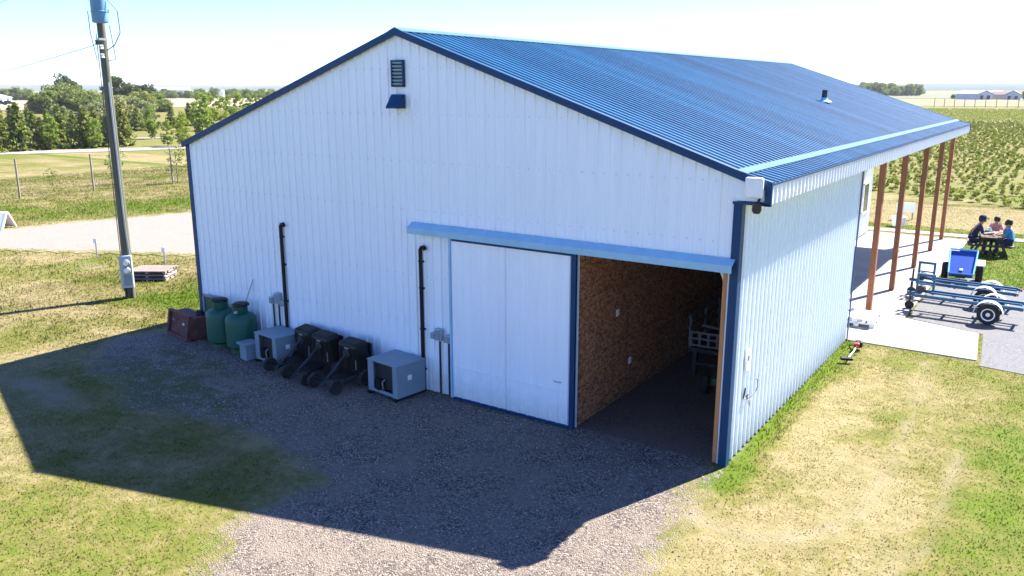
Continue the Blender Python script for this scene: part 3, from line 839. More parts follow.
cart = empty('garden_cart', (0, 0, .02), label='x', cat='garden cart', group='black garden carts parked along the wall')
B = [(-.36, -.02, .20), (.36, -.02, .20), (.36, .34, .20), (-.36, .34, .20), (-.30, -.10, .98), (.30, -.10, .98), (.30, .28, 1.06), (-.30, .28, 1.06)]
tub = MB().add(B, [(3, 2, 1, 0), (4, 5, 6, 7), (0, 1, 5, 4), (1, 2, 6, 5), (2, 3, 7, 6), (3, 0, 4, 7)]).build('tub', m_black, cart, bevel=.085)
MB().box((0, .30, .58), (.68, .05, .78), rot=(R(-4), 0, 0)).build('rim', m_black, tub, bevel=.02)
mb = MB()
for k in range(3): mb.box((-.2 + k * .2, -.055, .55), (.035, .03, .62), rot=(R(5.5), 0, 0))
mb.build('rib', m_black, tub, bevel=.01)
MB().lathe([(.02, 0), (.09, 0), (.105, -.03), (.09, -.05), (.05, -.055), (.02, -.05)], (0, -.07, .73), 18, 'Y').build('latch_dial', m_dark, tub, True)
MB().box((0, -.085, .87), (.13, .012, .03)).build('badge', m_galv, tub)
MB().box((.25, -.06, .50), (.015, .015, .24)).build('reflector', m_galv, tub)
MB().tube([(0, -.12, .72), (0, -.35, .52), (-.02, -.78, .17)], .028, 8).build('tow_handle', m_dark, cart, True)
mb = MB()
for sx in (-.26, .26): mb.tube([(sx, .25, .26), (sx, -.3, .22), (sx * .6, -.75, .17)], .022, 6)
mb.tube([(-.30, -.72, .16), (.30, -.72, .16)], .02, 6).tube([(-.36, .08, .2), (.36, .08, .2)], .02, 6).tube([(-.26, -.3, .22), (.26, -.3, .22)], .018, 6)
mb.build('chassis', m_dark, cart, True)
MB().box((0, -.3, .27), (.42, .5, .03), rot=(R(5), 0, 0)).build('deck', m_black, cart)
for c in ((-.34, -.72, .17), (.34, -.72, .17), (-.40, .08, .19), (.40, .08, .19)): wheel(cart, c, c[2], .10, m_dark)
for i, (x, y, rz_, lb) in enumerate(((-10.05, -.45, -.16, 'black garden cart with tipped tub, beside the far air conditioner'), (-9.35, -.55, -.12, 'black garden cart with tipped tub, between its two neighbours'),
                                     (-8.42, -.60, -.10, 'black garden cart with tipped tub, beside the near air conditioner'))):
    o = cart if i == 0 else copy_tree(cart)
    o.location = (x, y, .02); o.rotation_euler = (0, 0, rz_); o.scale = (1.08, 1.0, .93); o['label'] = lb

# inside the opening: a slatted wagon and a green wheeled machine
m_wagon = mat('worn_grey_rail', (.15, .15, .16), .7, var=.3)
t = empty('farm_wagon', (-1.55, 5.2, .024), R(4), label='dim wagon with pale slatted sides standing inside the open barn', cat='wagon')
MB().box((0, 0, .66), (1.7, 2.4, .08)).build('bed', m_dark, t)
mb = MB()
for z in (.78, .94, 1.08): mb.box((0, -1.2, z), (1.7, .04, .045))
for k in range(9): mb.box((-.8 + k * .2, -1.21, .93), (.06, .03, .34))
mb.build('slat_panel', m_wagon, t)
mb = MB()
for z in (.9, 1.15, 1.4): mb.box((-.85, 0, z), (.04, 2.4, .07))
for y in (-1.1, 0, 1.1): mb.box((-.85, y, 1.05), (.05, .06, .8))
mb.build('side_panel', m_wagon, t)
MB().box((.05, .3, 1.35), (1.1, 1.3, 1.2), taper=.8).build('covered_load', m_dark, t, bevel=.05)
MB().box((.1, -.9, 1.12), (1.5, .05, .05), rot=(0, R(4), 0)).build('rail', m_wagon, t)
for sx in (-.75, .75):
    for sy in (-1.0, .9): MB().box((sx, sy, .31), (.09, .09, .62)).build('leg', m_dark, t)
MB().box((0, -1.02, .3), (1.5, .05, .06)).build('crossbar', m_dark, t)
t = empty('green_tiller', (-1.32, 3.3, .024), R(10), label='dark green wheeled tiller standing on the dirt floor inside the barn', cat='tiller')
wheel(t, (-.28, -.1, .22), .22, .14, m_greend); wheel(t, (.32, -.1, .22), .22, .14, m_greend)
MB().box((.05, .05, .32), (.42, .5, .16)).build('hood', m_greend, t, bevel=.04)
MB().tube([(.0, .2, .35), (.0, .6, .75), (.0, .95, .9)], .025, 8).build('handle', m_dark, t, True)
MB().tube([(-.28, -.1, .22), (.32, -.1, .22)], .025, 8).build('axle', m_dark, t)
for y, z, lb in ((1.65, 1.95, 'white switch plate on the strand board wall inside the barn'), (2.3, .75, 'small pale outlet low on the strand board wall inside the barn')):
    o = MB().box((DL - .02, y, z), (.02, .10, .14)).build('wall_switch' if z > 1 else 'wall_outlet', m_white); tag(o, lb, 'switch' if z > 1 else 'outlet')

# ------------------------------------------------------------------ right side: trimmer, pallets, trailers, cart
t = empty('string_trimmer', (.47, 7.75, .05), R(9), label='red and black string trimmer lying on the grass by the side wall', cat='string trimmer')
t.scale = (.8, .8, .8)
MB().tube([(.06, .55, .10), (-.02, -.1, .08), (-.12, -.75, .07)], .022, 8).build('shaft', m_white, t, True)
MB().box((.1, .72, .13), (.22, .26, .2)).build('engine', m_black, t, bevel=.04)
MB().box((.04, .52, .14), (.17, .16, .15)).build('engine_cover', m_red, t, bevel=.03)
MB().tube([(-.10, .18, .06), (-.16, .16, .22), (.0, .05, .26), (.1, .12, .1)], .016, 6).build('handle', m_black, t, True)
MB().box((-.16, -.85, .08), (.36, .17, .09), rot=(0, 0, R(15))).build('guard', m_black, t, bevel=.03)
MB().lathe([(.02, -.03), (.07, -.03), (.07, .05), (.03, .06)], (-.10, -.82, .07), 14).build('line_head', m_black, t, True)
def pallet(x, y, z, rz_, label):
    t = empty('plastic_pallet', (x, y, z), rz_, label=label, cat='pallet', group='white plastic pallets on the concrete')
    mb = MB()
    for k in range(4): mb.box((-.37 + k * .247, 0, .115), (.2, .98, .03))
    for k in range(3): mb.box((0, -.42 + k * .42, .085), (.98, .12, .03))
    mb.build('deck', m_white, t, bevel=.008)
    for sx in (-.4, 0, .4):
        for sy in (-.4, 0, .4): MB().box((sx, sy, .036), (.13, .13, .07)).build('foot', m_white, t)


pallet(-.12, 10.9, .032, R(8), 'white plastic pallet lying at the bottom of the stack by the wall end')
pallet(-.08, 10.87, .165, R(-3), 'white plastic pallet lying on top of the stack by the wall end')


def trailer(x, y, rz_, label):
    t = empty('boat_trailer', (x, y, .012), rz_, label=label, cat='trailer', group='blue steel trailers on the parking yard')
    L = 2.75
    mb = MB()
    for sy in (-.36, .36): mb.box((L / 2, sy, .52), (L, .07, .09))
    for sx in (.05, .95, 1.75, L - .05): mb.box((sx, 0, .48), (.07, .66, .06))
    mb.build('frame', m_tblue, t, bevel=.006)
    for sy in (-.16, .16): MB().box((L / 2 + .15, sy, .60), (L - .4, .05, .05)).build('bunk_rail', m_tblue, t)
    MB().box((-.1, 0, .50), (.35, .09, .09)).build('tongue', m_tblue, t)
    mb = MB()
    for sx in (-.02, .42): mb.box((sx, 0, .80), (.06, .06, .56))
    mb.box((.20, 0, 1.08), (.50, .07, .07)).box((.2, 0, .8), (.40, .04, .04)); mb.build('winch_frame', m_tblue, t)
    j = MB().cyl((-.18, 0, .22), (-.18, 0, .85), .03).build('jack', m_dark, t)
    wheel(j, (-.18, 0, .13), .13, .07, m_dark, 'jack_wheel', 'Y')
    MB().cyl((.1, -.12, .66), (.1, .12, .66), .11).build('winch', m_dark, t, True)
    MB().tube([(1.95, -.52, .30), (1.95, .52, .30)], .03).build('axle', m_dark, t)
    for sy in (-.50, .50):
        wheel(t, (1.95, sy, .285), .285, .17, m_white, 'wheel', 'Y')
        P = []; F = []
        for i in range(13):
            a = PI * (.02 + .96 * i / 12)
            for r, yy in ((.37, -.11), (.37, .11), (.355, .11), (.355, -.11)): P.append((1.95 + r * math.cos(a), sy + yy, .30 + r * math.sin(a)))
        for i in range(12):
            for k in range(4): F.append((4 * i + k, 4 * i + (k + 1) % 4, 4 * i + 4 + (k + 1) % 4, 4 * i + 4 + k))
        MB().add(P, F + [(0, 1, 2, 3), (48, 49, 50, 51)]).build('fender', m_white, t, True)
    for sy in (-.36, .36): MB().box((L + .03, sy, .52), (.03, .10, .08)).build('tail_light', m_red, t)
    return t


trailer(1.0, 13.35, R(-3), 'blue steel boat trailer with white fenders, nearer of the two on the yard')
trailer(.75, 15.3, R(-5), 'blue steel boat trailer behind its twin, beside the small blue tractor cart')
t = empty('dump_cart', (1.62, 18.5, .0), R(4), label='bright blue dump cart with a sloping tub and black tyres behind the trailers', cat='dump cart')
P = [(-.36, -.62, .32), (.36, -.62, .32), (.40, .30, .98), (-.40, .30, .98), (-.36, -.58, .22), (.36, -.58, .22), (.36, .55, .40), (-.36, .55, .40)]
tub = MB().add(P, [(0, 1, 2, 3), (0, 4, 5, 1), (1, 5, 6, 2), (2, 6, 7, 3), (3, 7, 4, 0), (4, 7, 6, 5)]).build('tub', m_cblue, t, bevel=.02)
mb = MB()
for sx in (-1, 1): mb.tube([(sx * .37, -.62, .36), (sx * .42, .30, 1.02)], .03, 6)
mb.tube([(-.42, .30, 1.02), (.42, .30, 1.02)], .035, 6).tube([(-.37, -.62, .36), (.37, -.62, .36)], .025, 6)
mb.build('rim', m_cblue2, tub, True)
MB().box((0, -.45, .47), (.10, .08, .02), rot=(R(36), 0, 0)).build('badge', m_white, tub)
MB().box((0, -.64, .27), (.30, .06, .12)).build('bumper', m_dark, t)
wheel(t, (-.50, .05, .30), .30, .2, m_cblue); wheel(t, (.54, .12, .33), .33, .22, m_white)
MB().prism([(.42, -.2, .62), (.42, .0, .72), (.42, .25, .72), (.42, .45, .6), (.42, .43, .57), (.42, .25, .68), (.42, .0, .68), (.42, -.18, .58)], (.26, 0, 0)).build('fender', m_white, t)
MB().tube([(-.52, .05, .33), (.52, .05, .33)], .03).build('axle', m_dark, t)
MB().tube([(0, -.6, .2), (0, -1.1, .22), (0, -1.3, .3)], .03).build('tow_bar', m_dark, t)

# ------------------------------------------------------------------ picnic table and people
TX, TY = 1.95, 24.6; TR = R(97)
t = empty('picnic_table', (TX, TY, 0), TR, label='dark wooden picnic table on the green lawn with people seated round it', cat='picnic table')
mb = MB()
for k in range(5): mb.box((0, -.30 + k * .15, .75), (1.8, .14, .04))
mb.build('tabletop', m_table, t)
for sy in (-.68, .68): MB().box((0, sy, .44), (1.8, .25, .04)).build('bench', m_table, t)
for sx in (-.65, .65):
    mb = MB().box((sx, 0, .40), (.05, 1.5, .09)).box((sx, 0, .69), (.05, .72, .08))
    mb.build('crossbar', m_table, t)
    for sy in (-1, 1): MB().box((sx + .045, sy * .42, .37), (.04, .09, .80), rot=(R(sy * 27), 0, 0)).build('leg', m_table, t)


def skin_mesh(verts, edges, rad, sub=1):
    me = bpy.data.meshes.new('tmp'); me.from_pydata(verts, edges, []); o = bpy.data.objects.new('tmp', me); COL.objects.link(o)
    sm = o.modifiers.new('skin', 'SKIN'); sm.use_smooth_shade = True
    for i, r in enumerate(rad):
        me.skin_vertices[0].data[i].radius = (r, r) if not isinstance(r, tuple) else r
    me.skin_vertices[0].data[0].use_root = True
    sb = o.modifiers.new('sub', 'SUBSURF'); sb.levels = sub; sb.render_levels = sub
    dg = bpy.context.evaluated_depsgraph_get(); dg.update()
    ev = o.evaluated_get(dg); m2 = bpy.data.meshes.new_from_object(ev)
    V = [tuple(v.co) for v in m2.vertices]; F = [tuple(p.vertices) for p in m2.polygons]
    bpy.data.objects.remove(o); bpy.data.meshes.remove(me); bpy.data.meshes.remove(m2)
    return V, F


def person(x, y, face, label, top, trousers, hair, s=1.0, lean=.18, cap=None, turn=0.0):
    """a seated person; local +y is the way they face; the seat is the local origin raised to bench height"""
    t = empty('person', (x, y, 0), face, label=label, cat='person', group=None); t.scale = (s, s, s)
    hz = .47 / s + .09; l = lean
    J = {'pel': (0, 0, hz), 'waist': (0, .06 * l, hz + .2), 'chest': (0, .75 * l * .5, hz + .40), 'neck': (0, .55 * l, hz + .55), 'skull': (0, .62 * l + .02, hz + .66), 'crown': (0, .62 * l + .01, hz + .78)}
    for sx, sd_ in ((-1, 'l'), (1, 'r')):
        J['sh' + sd_] = (sx * .17, .50 * l, hz + .50); J['el' + sd_] = (sx * .24, .50 * l + .12, hz + .24); J['wr' + sd_] = (sx * .14, .50 * l + .36, hz + .27); J['pa' + sd_] = (sx * .11, .50 * l + .43, hz + .28)
        J['hip' + sd_] = (sx * .09, .05, hz - .01); J['kn' + sd_] = (sx * .12, .43, hz + .02); J['an' + sd_] = (sx * .12, .40, .09 / s); J['to' + sd_] = (sx * .13, .56, .05 / s)
    names = list(J); E_ = [('pel', 'waist'), ('waist', 'chest'), ('chest', 'neck'), ('neck', 'skull'), ('skull', 'crown')]
    for q in 'lr': E_ += [('chest', 'sh' + q), ('sh' + q, 'el' + q), ('el' + q, 'wr' + q), ('wr' + q, 'pa' + q), ('pel', 'hip' + q), ('hip' + q, 'kn' + q), ('kn' + q, 'an' + q), ('an' + q, 'to' + q)]
    rad = dict(pel=.13, waist=.12, chest=.135, neck=.055, skull=.095, crown=.075)
    for q in 'lr': rad.update({'sh' + q: .062, 'el' + q: .045, 'wr' + q: .03, 'pa' + q: .035, 'hip' + q: .09, 'kn' + q: .065, 'an' + q: .045, 'to' + q: .04})
    mb = MB(); mb.add(*skin_mesh([J[k] for k in names], [(names.index(a), names.index(b)) for a, b in E_], [rad[k] for k in names]))
    for q, sx in (('l', -1), ('r', 1)):                                  # fingers rooted in the palm
        p = Vector(J['pa' + q])
        for k in range(5):
            off = (k - 2) * .016; ln = (.055, .07, .078, .07, .052)[k]
            base = p + Vector((off, .01, 0)); d = Vector((off * 1.5, ln * .6, -.004)); d2 = Vector((0, ln * .4, -.018))
            if k == (4 if q == 'l' else 0): d = Vector((-sx * .035, .03, 0)); d2 = Vector((-sx * .01, .02, -.006))
            mb.tube([base, base + d, base + d + d2], .0085, 5)
    sk = Vector(J['skull'])
    mb.add(*MB().cyl(sk + Vector((0, .085, .0)), sk + Vector((0, .118, -.012)), .012, .016, 6).__dict__.values())   # nose
    for sx in (-1, 1): mb.box(tuple(sk + Vector((sx * .095, 0, .0))), (.02, .045, .06))
    b = mb.build('body', m_skin, t, True)
    for sx in (-1, 1): MB().lathe([(.004, -.012), (.013, 0), (.004, .012)], tuple(sk + Vector((sx * .036, .086, .03))), 8).build('eye', m_black, b, True)
    MB().box(tuple(sk + Vector((0, .09, -.05))), (.05, .012, .012)).build('mouth', m_maroon, b)
    gr = lambda ks, es, k_: skin_mesh([J[k] for k in ks], [(ks.index(a), ks.index(c)) for a, c in es], [rad[k] * k_ + .008 for k in ks])
    ks = ['waist', 'pel', 'chest', 'shl', 'shr', 'ell', 'elr']
    MB().add(*gr(ks, [('pel', 'waist'), ('waist', 'chest'), ('chest', 'shl'), ('chest', 'shr'), ('shl', 'ell'), ('shr', 'elr')], 1.1)).build('shirt', top, t, True)
    ks = ['pel', 'hipl', 'hipr', 'knl', 'knr', 'anl', 'anr']
    MB().add(*gr(ks, [('pel', 'hipl'), ('pel', 'hipr'), ('hipl', 'knl'), ('hipr', 'knr'), ('knl', 'anl'), ('knr', 'anr')], 1.1)).build('trousers', trousers, t, True)
    MB().add(*skin_mesh([J['an' + 'l'], J['to' + 'l']], [(0, 1)], [.055, .05])).add(*skin_mesh([J['anr'], J['tor']], [(0, 1)], [.055, .05])).build('shoes', m_black, t, True)
    h = MB().lathe([(.105, -.05), (.118, .02), (.112, .09), (.085, .135), (.03, .155)], tuple(sk + Vector((0, -.018, .02))), 16)
    h.build('hair', hair, t, True)
    if cap: 
        MB().lathe([(.122, .06), (.122, .11), (.09, .16), (.03, .18)], tuple(sk + Vector((0, -.012, .02))), 16).box(tuple(sk + Vector((0, .13, .085))), (.16, .12, .015)).build('cap', cap, t, True)
    return t


c_, s_ = math.cos(TR), math.sin(TR)
tl = lambda u, v: (TX + u * c_ - v * s_, TY + u * s_ + v * c_)
person(*tl(-.35, .68), TR + PI, 'person in navy jacket and dark cap leaning over the picnic table', m_navy, m_denim, m_hair, 1.16, .42, m_navy)
person(*tl(.98, -.2), TR + PI / 2, 'child in a pink top with dark hair at the picnic table', m_pink, m_denim, m_hair, 1.0, .25)
person(*tl(-.45, -.68), TR, 'person in a bright blue shirt seen from behind at the picnic table', m_bluecl, m_denim, m_hair, 1.08, .2)
person(*tl(.35, -.68), TR, 'person in a maroon top behind the blue shirt at the picnic table', m_maroon, m_denim, m_hair, .92, .22)
t = empty('picnic_bag', (*tl(-.1, .1), .775), .4, label='teal cloth bag lying on the picnic table', cat='bag')
MB().box((0, 0, .09), (.32, .2, .18), taper=.7).build('body', m_teal, t, bevel=.04); MB().tube([(-.1, 0, .17), (-.05, 0, .26), (.05, 0, .26), (.1, 0, .17)], .012).build('handle', m_white, t, True)
# white tubs and chair beyond the porch
t = empty('planter_tub', (-2.3, 29.9, .0), .2, label='white plastic tub standing on the grass beyond the porch', cat='tub')
t.scale = (.75, .75, .75)
MB().lathe([(.36, 0), (.44, .55), (.48, .56), (.48, .60), (.42, .60), (.36, .1)], n=24).build('shell', m_white, t, True)
MB().lathe([(.05, .45), (.41, .5)], n=20).build('soil', m_rust, t)
t = empty('garden_sign', (-2.4, 32.2, 0), R(20), label='small white sign board on two legs beyond the porch', cat='sign')
MB().box((0, 0, .62), (.85, .04, .5)).build('board', m_white, t)
for sx in (-.35, .35): MB().box((sx, .03, .36), (.05, .05, .72)).build('leg', m_greywood, t)

# ------------------------------------------------------------------ left side: pole, meters, fence, markers
PX, PY = -19.83, 1.16
pole = empty('utility_pole', (PX, PY, 0), label='tall weathered wooden utility pole standing on the grass left of the barn', cat='utility pole')
MB().lathe([(.15, -.2), (.145, 1.5), (.132, 4), (.118, 7.5), (.105, 10.6)], n=20).build('pole', m_pole, pole, True)
MB().tube([(.19, -.02, 1.35), (.17, -.05, 2.3), (.155, -.05, 6.6)], .026, 8).build('conduit', m_galv, pole, True)
MB().tube([(-.12, -.13, .2), (-.1, -.12, 8.0)], .012, 6).build('ground_wire', m_wire, pole)
MB().box((.12, -.12, 7.82), (.16, .2, .06)).build('bracket', m_galv, pole)
for z in (7.35, 7.6): MB().lathe([(.03, -.06), (.06, -.05), (.04, 0), (.06, .05), (.03, .06)], (.16, -.15, z), 12).build('insulator', m_white, pole, True)
MB().lathe([(.03, -.07), (.07, -.05), (.05, 0), (.07, .05), (.03, .07)], (-.2, -.05, 7.75), 12).build('insulator', m_dark, pole, True)
t = empty('transformer', (PX + .33, PY - .19, 8.28), R(60), label='blue grey cylindrical transformer hung near the top of the utility pole', cat='transformer')
t.scale = (.84, .84, .9)
MB().lathe([(.2, -.02), (.26, .0), (.27, .04), (.27, .30), (.285, .31), (.285, .34), (.27, .35), (.27, .95), (.29, .96), (.29, 1.02), (.2, 1.08), (.05, 1.1)], n=28).build('tank', m_trans, t, True)
MB().lathe([(.03, 0), (.06, .03), (.035, .06), (.06, .10), (.035, .14), (.03, .26)], (.1, 0, 1.05), 12).build('bushing', m_white, t, True)
MB().box((0, .22, .5), (.12, .12, .7)).build('hanger', m_galv, t)
MB().box((.275, -.05, .35), (.04, .12, .08)).build('terminal', m_galv, t)
o = MB().tube([(PX + .55, PY - .05, 8.9), (PX + .72, PY + .12, 8.6), (PX + .72, PY + .14, 8.0), (PX + .52, PY + .05, 7.65), (PX + .25, PY - .05, 7.5)], .014).tube([(PX + .52, PY - .05, 8.2), (PX + .55, PY, 7.5), (PX + .56, PY + .02, 7.25), (PX + .25, PY - .05, 7.2)], .012)
tag(o.build('drop_cable', m_wire), 'looped dark cables hanging beside the transformer on the pole', 'cable')
o = MB().tube([(PX - .1, PY - .3, 8.6), (PX - .25, PY - .2, 8.0), (PX - .22, PY - .1, 7.2)], .012); tag(o.build('jumper_wire', m_wire), 'thin jumper wire left of the transformer on the pole', 'wire')
def span(a, b, sag, r, label):
    P = []
    for i in range(17):
        k = i / 16; P.append((a[0] + (b[0] - a[0]) * k, a[1] + (b[1] - a[1]) * k, a[2] + (b[2] - a[2]) * k - sag * 4 * k * (1 - k)))
    tag(MB().tube(P, r, 5).build('power_line', m_wire), label, 'power line', 'overhead wires left of the pole')


span((PX - .12, PY, 7.72), (-45, 5, 6.1), .12, .010, 'overhead wire running left from the middle of the utility pole')
span((PX - .12, PY, 9.9), (-45, 5, 8.75), .12, .009, 'overhead wire running left across the sky from the pole top')
t = empty('meter_cabinet', (PX + .13, PY - .13, .30), R(50), label='grey electric meter cabinet with two round meters on the utility pole', cat='meter cabinet')
MB().box((0, 0, .56), (.36, .16, 1.02)).build('cabinet', m_meter, t, bevel=.015)
for z in (.62, .86):
    mm = MB().lathe([(.10, 0), (.11, -.03), (.10, -.10), (.05, -.13), (.01, -.13)], (.03, -.08, z), 20, 'Y').build('meter', m_galv, t, True)
    MB().lathe([(.07, 0), (.07, -.006), (.01, -.006)], (.03, -.215, z), 16, 'Y').build('dial', m_white, mm)
for sx in (-.08, .09): MB().cyl((sx, 0, -.33), (sx, 0, .06), .035).build('conduit', m_dark, t, True)
MB().box((.03, -.09, .3), (.24, .02, .34)).build('door_panel', m_grey, t)


def marker(x, y, label):
    t = empty('marker_sign', (x, y, 0), R(10), label=label, cat='marker', group='small marker posts by the driveway')
    MB().box((0, 0, .33), (.05, .03, .68)).build('post', m_galv, t); MB().box((0, -.025, .68), (.17, .02, .2)).build('plate', m_white, t, bevel=.008)


marker(-26.7, 4.0, 'small white marker plate on a post left of the utility pole')
marker(-22.84, 4.38, 'small white marker plate on a post behind the stack of boards')
m_whiteboard = mat('pale_board', (.34, .30, .27), .9, var=.15)
t = empty('board_stack', (-21.7, 3.15, 0), R(33), label='low stack of weathered boards lying on the grass by the pole', cat='board stack')
for k, (z, w_) in enumerate(((.05, 1.35), (.18, 1.3), (.31, 1.33))):
    mb = MB()
    for q in range(6): mb.box((random.uniform(-.04, .04), -.42 + q * .17, z + .02), (w_, .15, .035))
    mb.build('board_layer', m_pallet, t)
    mb = MB()
    for q in (-.6, 0, .6): mb.box((q, 0, z - .03), (.09, .95, .05))
    mb.build('bearer', m_whiteboard, t)
# white folding barrier
t = empty('sandwich_board', (-37.3, 5.1, 0.02), R(35), label='white A shaped folding stand at the driveway edge', cat='stand')
t.scale = (.9, .9, .66)
for sy in (-1, 1):
    MB().box((0, sy * .33, .62), (1.5, .05, 1.3), rot=(R(sy * 27), 0, 0)).build('panel', m_white, t, bevel=.01)
    for sx in (-.72, .72): MB().box((sx, sy * .36, .55), (.09, .08, 1.25), rot=(R(sy * 27), 0, 0)).build('leg', m_white, t)
MB().box((.3, .36, .75), (.55, .03, .3), rot=(R(27), 0, 0)).build('decal', m_lblue, t)
MB().cyl((-.75, 0, 1.16), (.75, 0, 1.16), .03).build('hinge_bar', m_galv, t)
o = empty('traffic_cone', (-38.0, 6.2, 0.02), label='small red cone behind the white folding stand', cat='cone')
MB().lathe([(.10, .04), (.04, .50), (.03, .51)], n=16).build('cone', m_red, o, True); MB().box((0, 0, .02), (.34, .34, .04)).build('base', m_red, o)

# wire fence
FP = [(-78, 3), (-63.5, 7.5), (-49.5, 12.1), (-47.9, 16.0), (-47.2, 21.2), (-46.8, 26.6), (-46.5, 32)]
FP = [(-53, -3.5), (-50.2, 3.5), (-48.0, 11.4), (-48.0, 16.0), (-47.2, 21.2), (-46.4, 26.4), (-45.5, 31.8), (-44.6, 37.2)]
fence = empty('wire_fence', (FP[1][0], FP[1][1], 0), label='wire fence on tall grey posts across the dry grass', cat='fence')
for x, y in FP:
    MB().cyl((x - FP[1][0], y - FP[1][1], -.1), (x - FP[1][0], y - FP[1][1], 2.35),   .062, .055, 10).build('post', m_greywood, fence, True)
for z in (.4, .8, 1.2, 1.6, 2.0):
    MB().tube([(x - FP[1][0], y - FP[1][1], z) for x, y in FP], .006, 4).build('wire', m_wire, fence)


# ------------------------------------------------------------------ vegetation
def leaves(C, size, rng, elong=1.0, up=.0):
    """one leaf-sized quad per centre, random orientation"""
    n = len(C); a = rng.normal(size=(n, 3)); a[:, 2] += up; a /= np.linalg.norm(a, axis=1)[:, None]
    b = np.cross(a, rng.normal(size=(n, 3))); b /= np.linalg.norm(b, axis=1)[:, None]; c = np.cross(a, b)
    s = (rng.uniform(.6, 1.3, n) * size)[:, None]
    V = np.stack([C - b * s * elong, C + c * s * .6, C + b * s * elong, C - c * s * .6], 1).reshape(-1, 3)
    return V, np.arange(len(V)).reshape(-1, 4)


def crown_mesh(name, seed, W, H, z0, nclump, nleaf, size, m, shape='round'):
    rng = np.random.default_rng(seed); pts = []
    for k in range(nclump):
        u = rng.uniform(0, 1); th = rng.uniform(0, 2 * PI)
        if shape == 'round': rr = math.sin(PI * (.12 + .8 * u)) ** .7
        elif shape == 'column': rr = .25 + .75 * math.sin(PI * (.1 + .8 * u))
        else: rr = (1 - u) ** .6
        rad = W / 2 * rr * rng.uniform(.35, 1.0); c = np.array([rad * math.cos(th), rad * math.sin(th), z0 + H * u * rng.uniform(.9, 1.08)])
        r = W * rng.uniform(.10, .22); p = rng.normal(size=(nleaf, 3)); p /= np.linalg.norm(p, axis=1)[:, None]
        p = p * (rng.uniform(.35, 1, (nleaf, 1)) ** .5) * r * np.array([1, 1, .75]) + c; pts.append(p)
    V, F = leaves(np.concatenate(pts), size, rng); V[:, 2] = np.maximum(V[:, 2], .03)
    return fast_mesh(name, V, F, m)


def spruce_mesh(seed, W, H, m):
    rng = np.random.default_rng(seed); pts = []; nl = 15
    for k in range(nl):
        u = k / (nl - 1); z = H * (.06 + .92 * u); r = W / 2 * (1 - u) ** .85 + .06; nb = int(6 + 9 * (1 - u))
        for b in range(nb):
            th = rng.uniform(0, 2 * PI); rb = r * rng.uniform(.7, 1.15); q = int(7 + 13 * (1 - u))
            t_ = rng.uniform(.12, 1, q) ** .8
            p = np.stack([rb * t_ * math.cos(th), rb * t_ * math.sin(th), z - .30 * rb * t_ + .18 * rb * t_ ** 2], 1)
            pts.append(p + rng.normal(size=p.shape) * np.array([.07, .07, .05]) * (W / 2))
    C = np.concatenate(pts); V, F = leaves(C, .12 * W / 2.4, rng, 1.5, .6); V[:, 2] = np.maximum(V[:, 2], .03)
    return fast_mesh('crown', V, F, m)


def trunk_mesh(H, r, limbs, seed, W):
    rng = np.random.default_rng(seed); mb = MB().cyl((0, 0, -.1), (0, 0, H), r, r * .3, 8)
    for k in range(limbs):
        z = H * rng.uniform(.3, .8); th = rng.uniform(0, 2 * PI); L = W * .3
        mb.cyl((0, 0, z), (L * math.cos(th), L * math.sin(th), z + L * .8), r * .4, r * .1, 5)
    me = bpy.data.meshes.new('trunk'); me.from_pydata(mb.v, [], mb.f); me.materials.append(m_bark); return me


KINDS = {}
for i in range(3): KINDS['spruce%d' % i] = (spruce_mesh(40 + i, 3.3 + .3 * i, 5.0, m_spruce), trunk_mesh(4.4, .11, 0, i, 1))
for i in range(2): KINDS['poplar%d' % i] = (crown_mesh('crown', 60 + i, 2.6, 4.4, .5, 40, 44, .15, m_poplar, 'column'), trunk_mesh(3.6, .07, 4, i, 1.6))
for i in range(3): KINDS['broad%d' % i] = (crown_mesh('crown', 70 + i, 9.5, 6.6, .8, 80, 95, .34, m_willow), trunk_mesh(5, .26, 6, i, 6))
for i in range(2): KINDS['tall%d' % i] = (crown_mesh('crown', 80 + i, 6.5, 8.0, 3.2, 52, 75, .32, m_darkleaf), trunk_mesh(8.6, .24, 7, i, 4))
for i in range(2): KINDS['silver%d' % i] = (crown_mesh('crown', 90 + i, 6, 4.3, .5, 46, 75, .26, m_silver), trunk_mesh(3, .15, 5, i, 4))
for i in range(2): KINDS['sapling%d' % i] = (crown_mesh('crown', 95 + i, 1.1, 1.5, .35, 16, 20, .055, m_willow, 'column'), trunk_mesh(1.7, .02, 6, i, .9))


def tree(name, kind, x, y, s, label, group, cat='tree', sz=1.0):
    t = empty(name, (x, y, 0), random.uniform(0, 6.28), label=label, cat=cat, group=group); t.scale = (s, s, s * sz)
    for nm, me in zip(('crown', 'trunk'), KINDS[kind]):
        o = bpy.data.objects.new(nm, me); COL.objects.link(o); o.parent = t
    return t


def gp(px, py):
    d = FW + RT * (px - 512) / FPX - UP * (py - 288) / FPX; k = -CAM[2] / d[2]; return CAM[0] + k * d[0], CAM[1] + k * d[1]


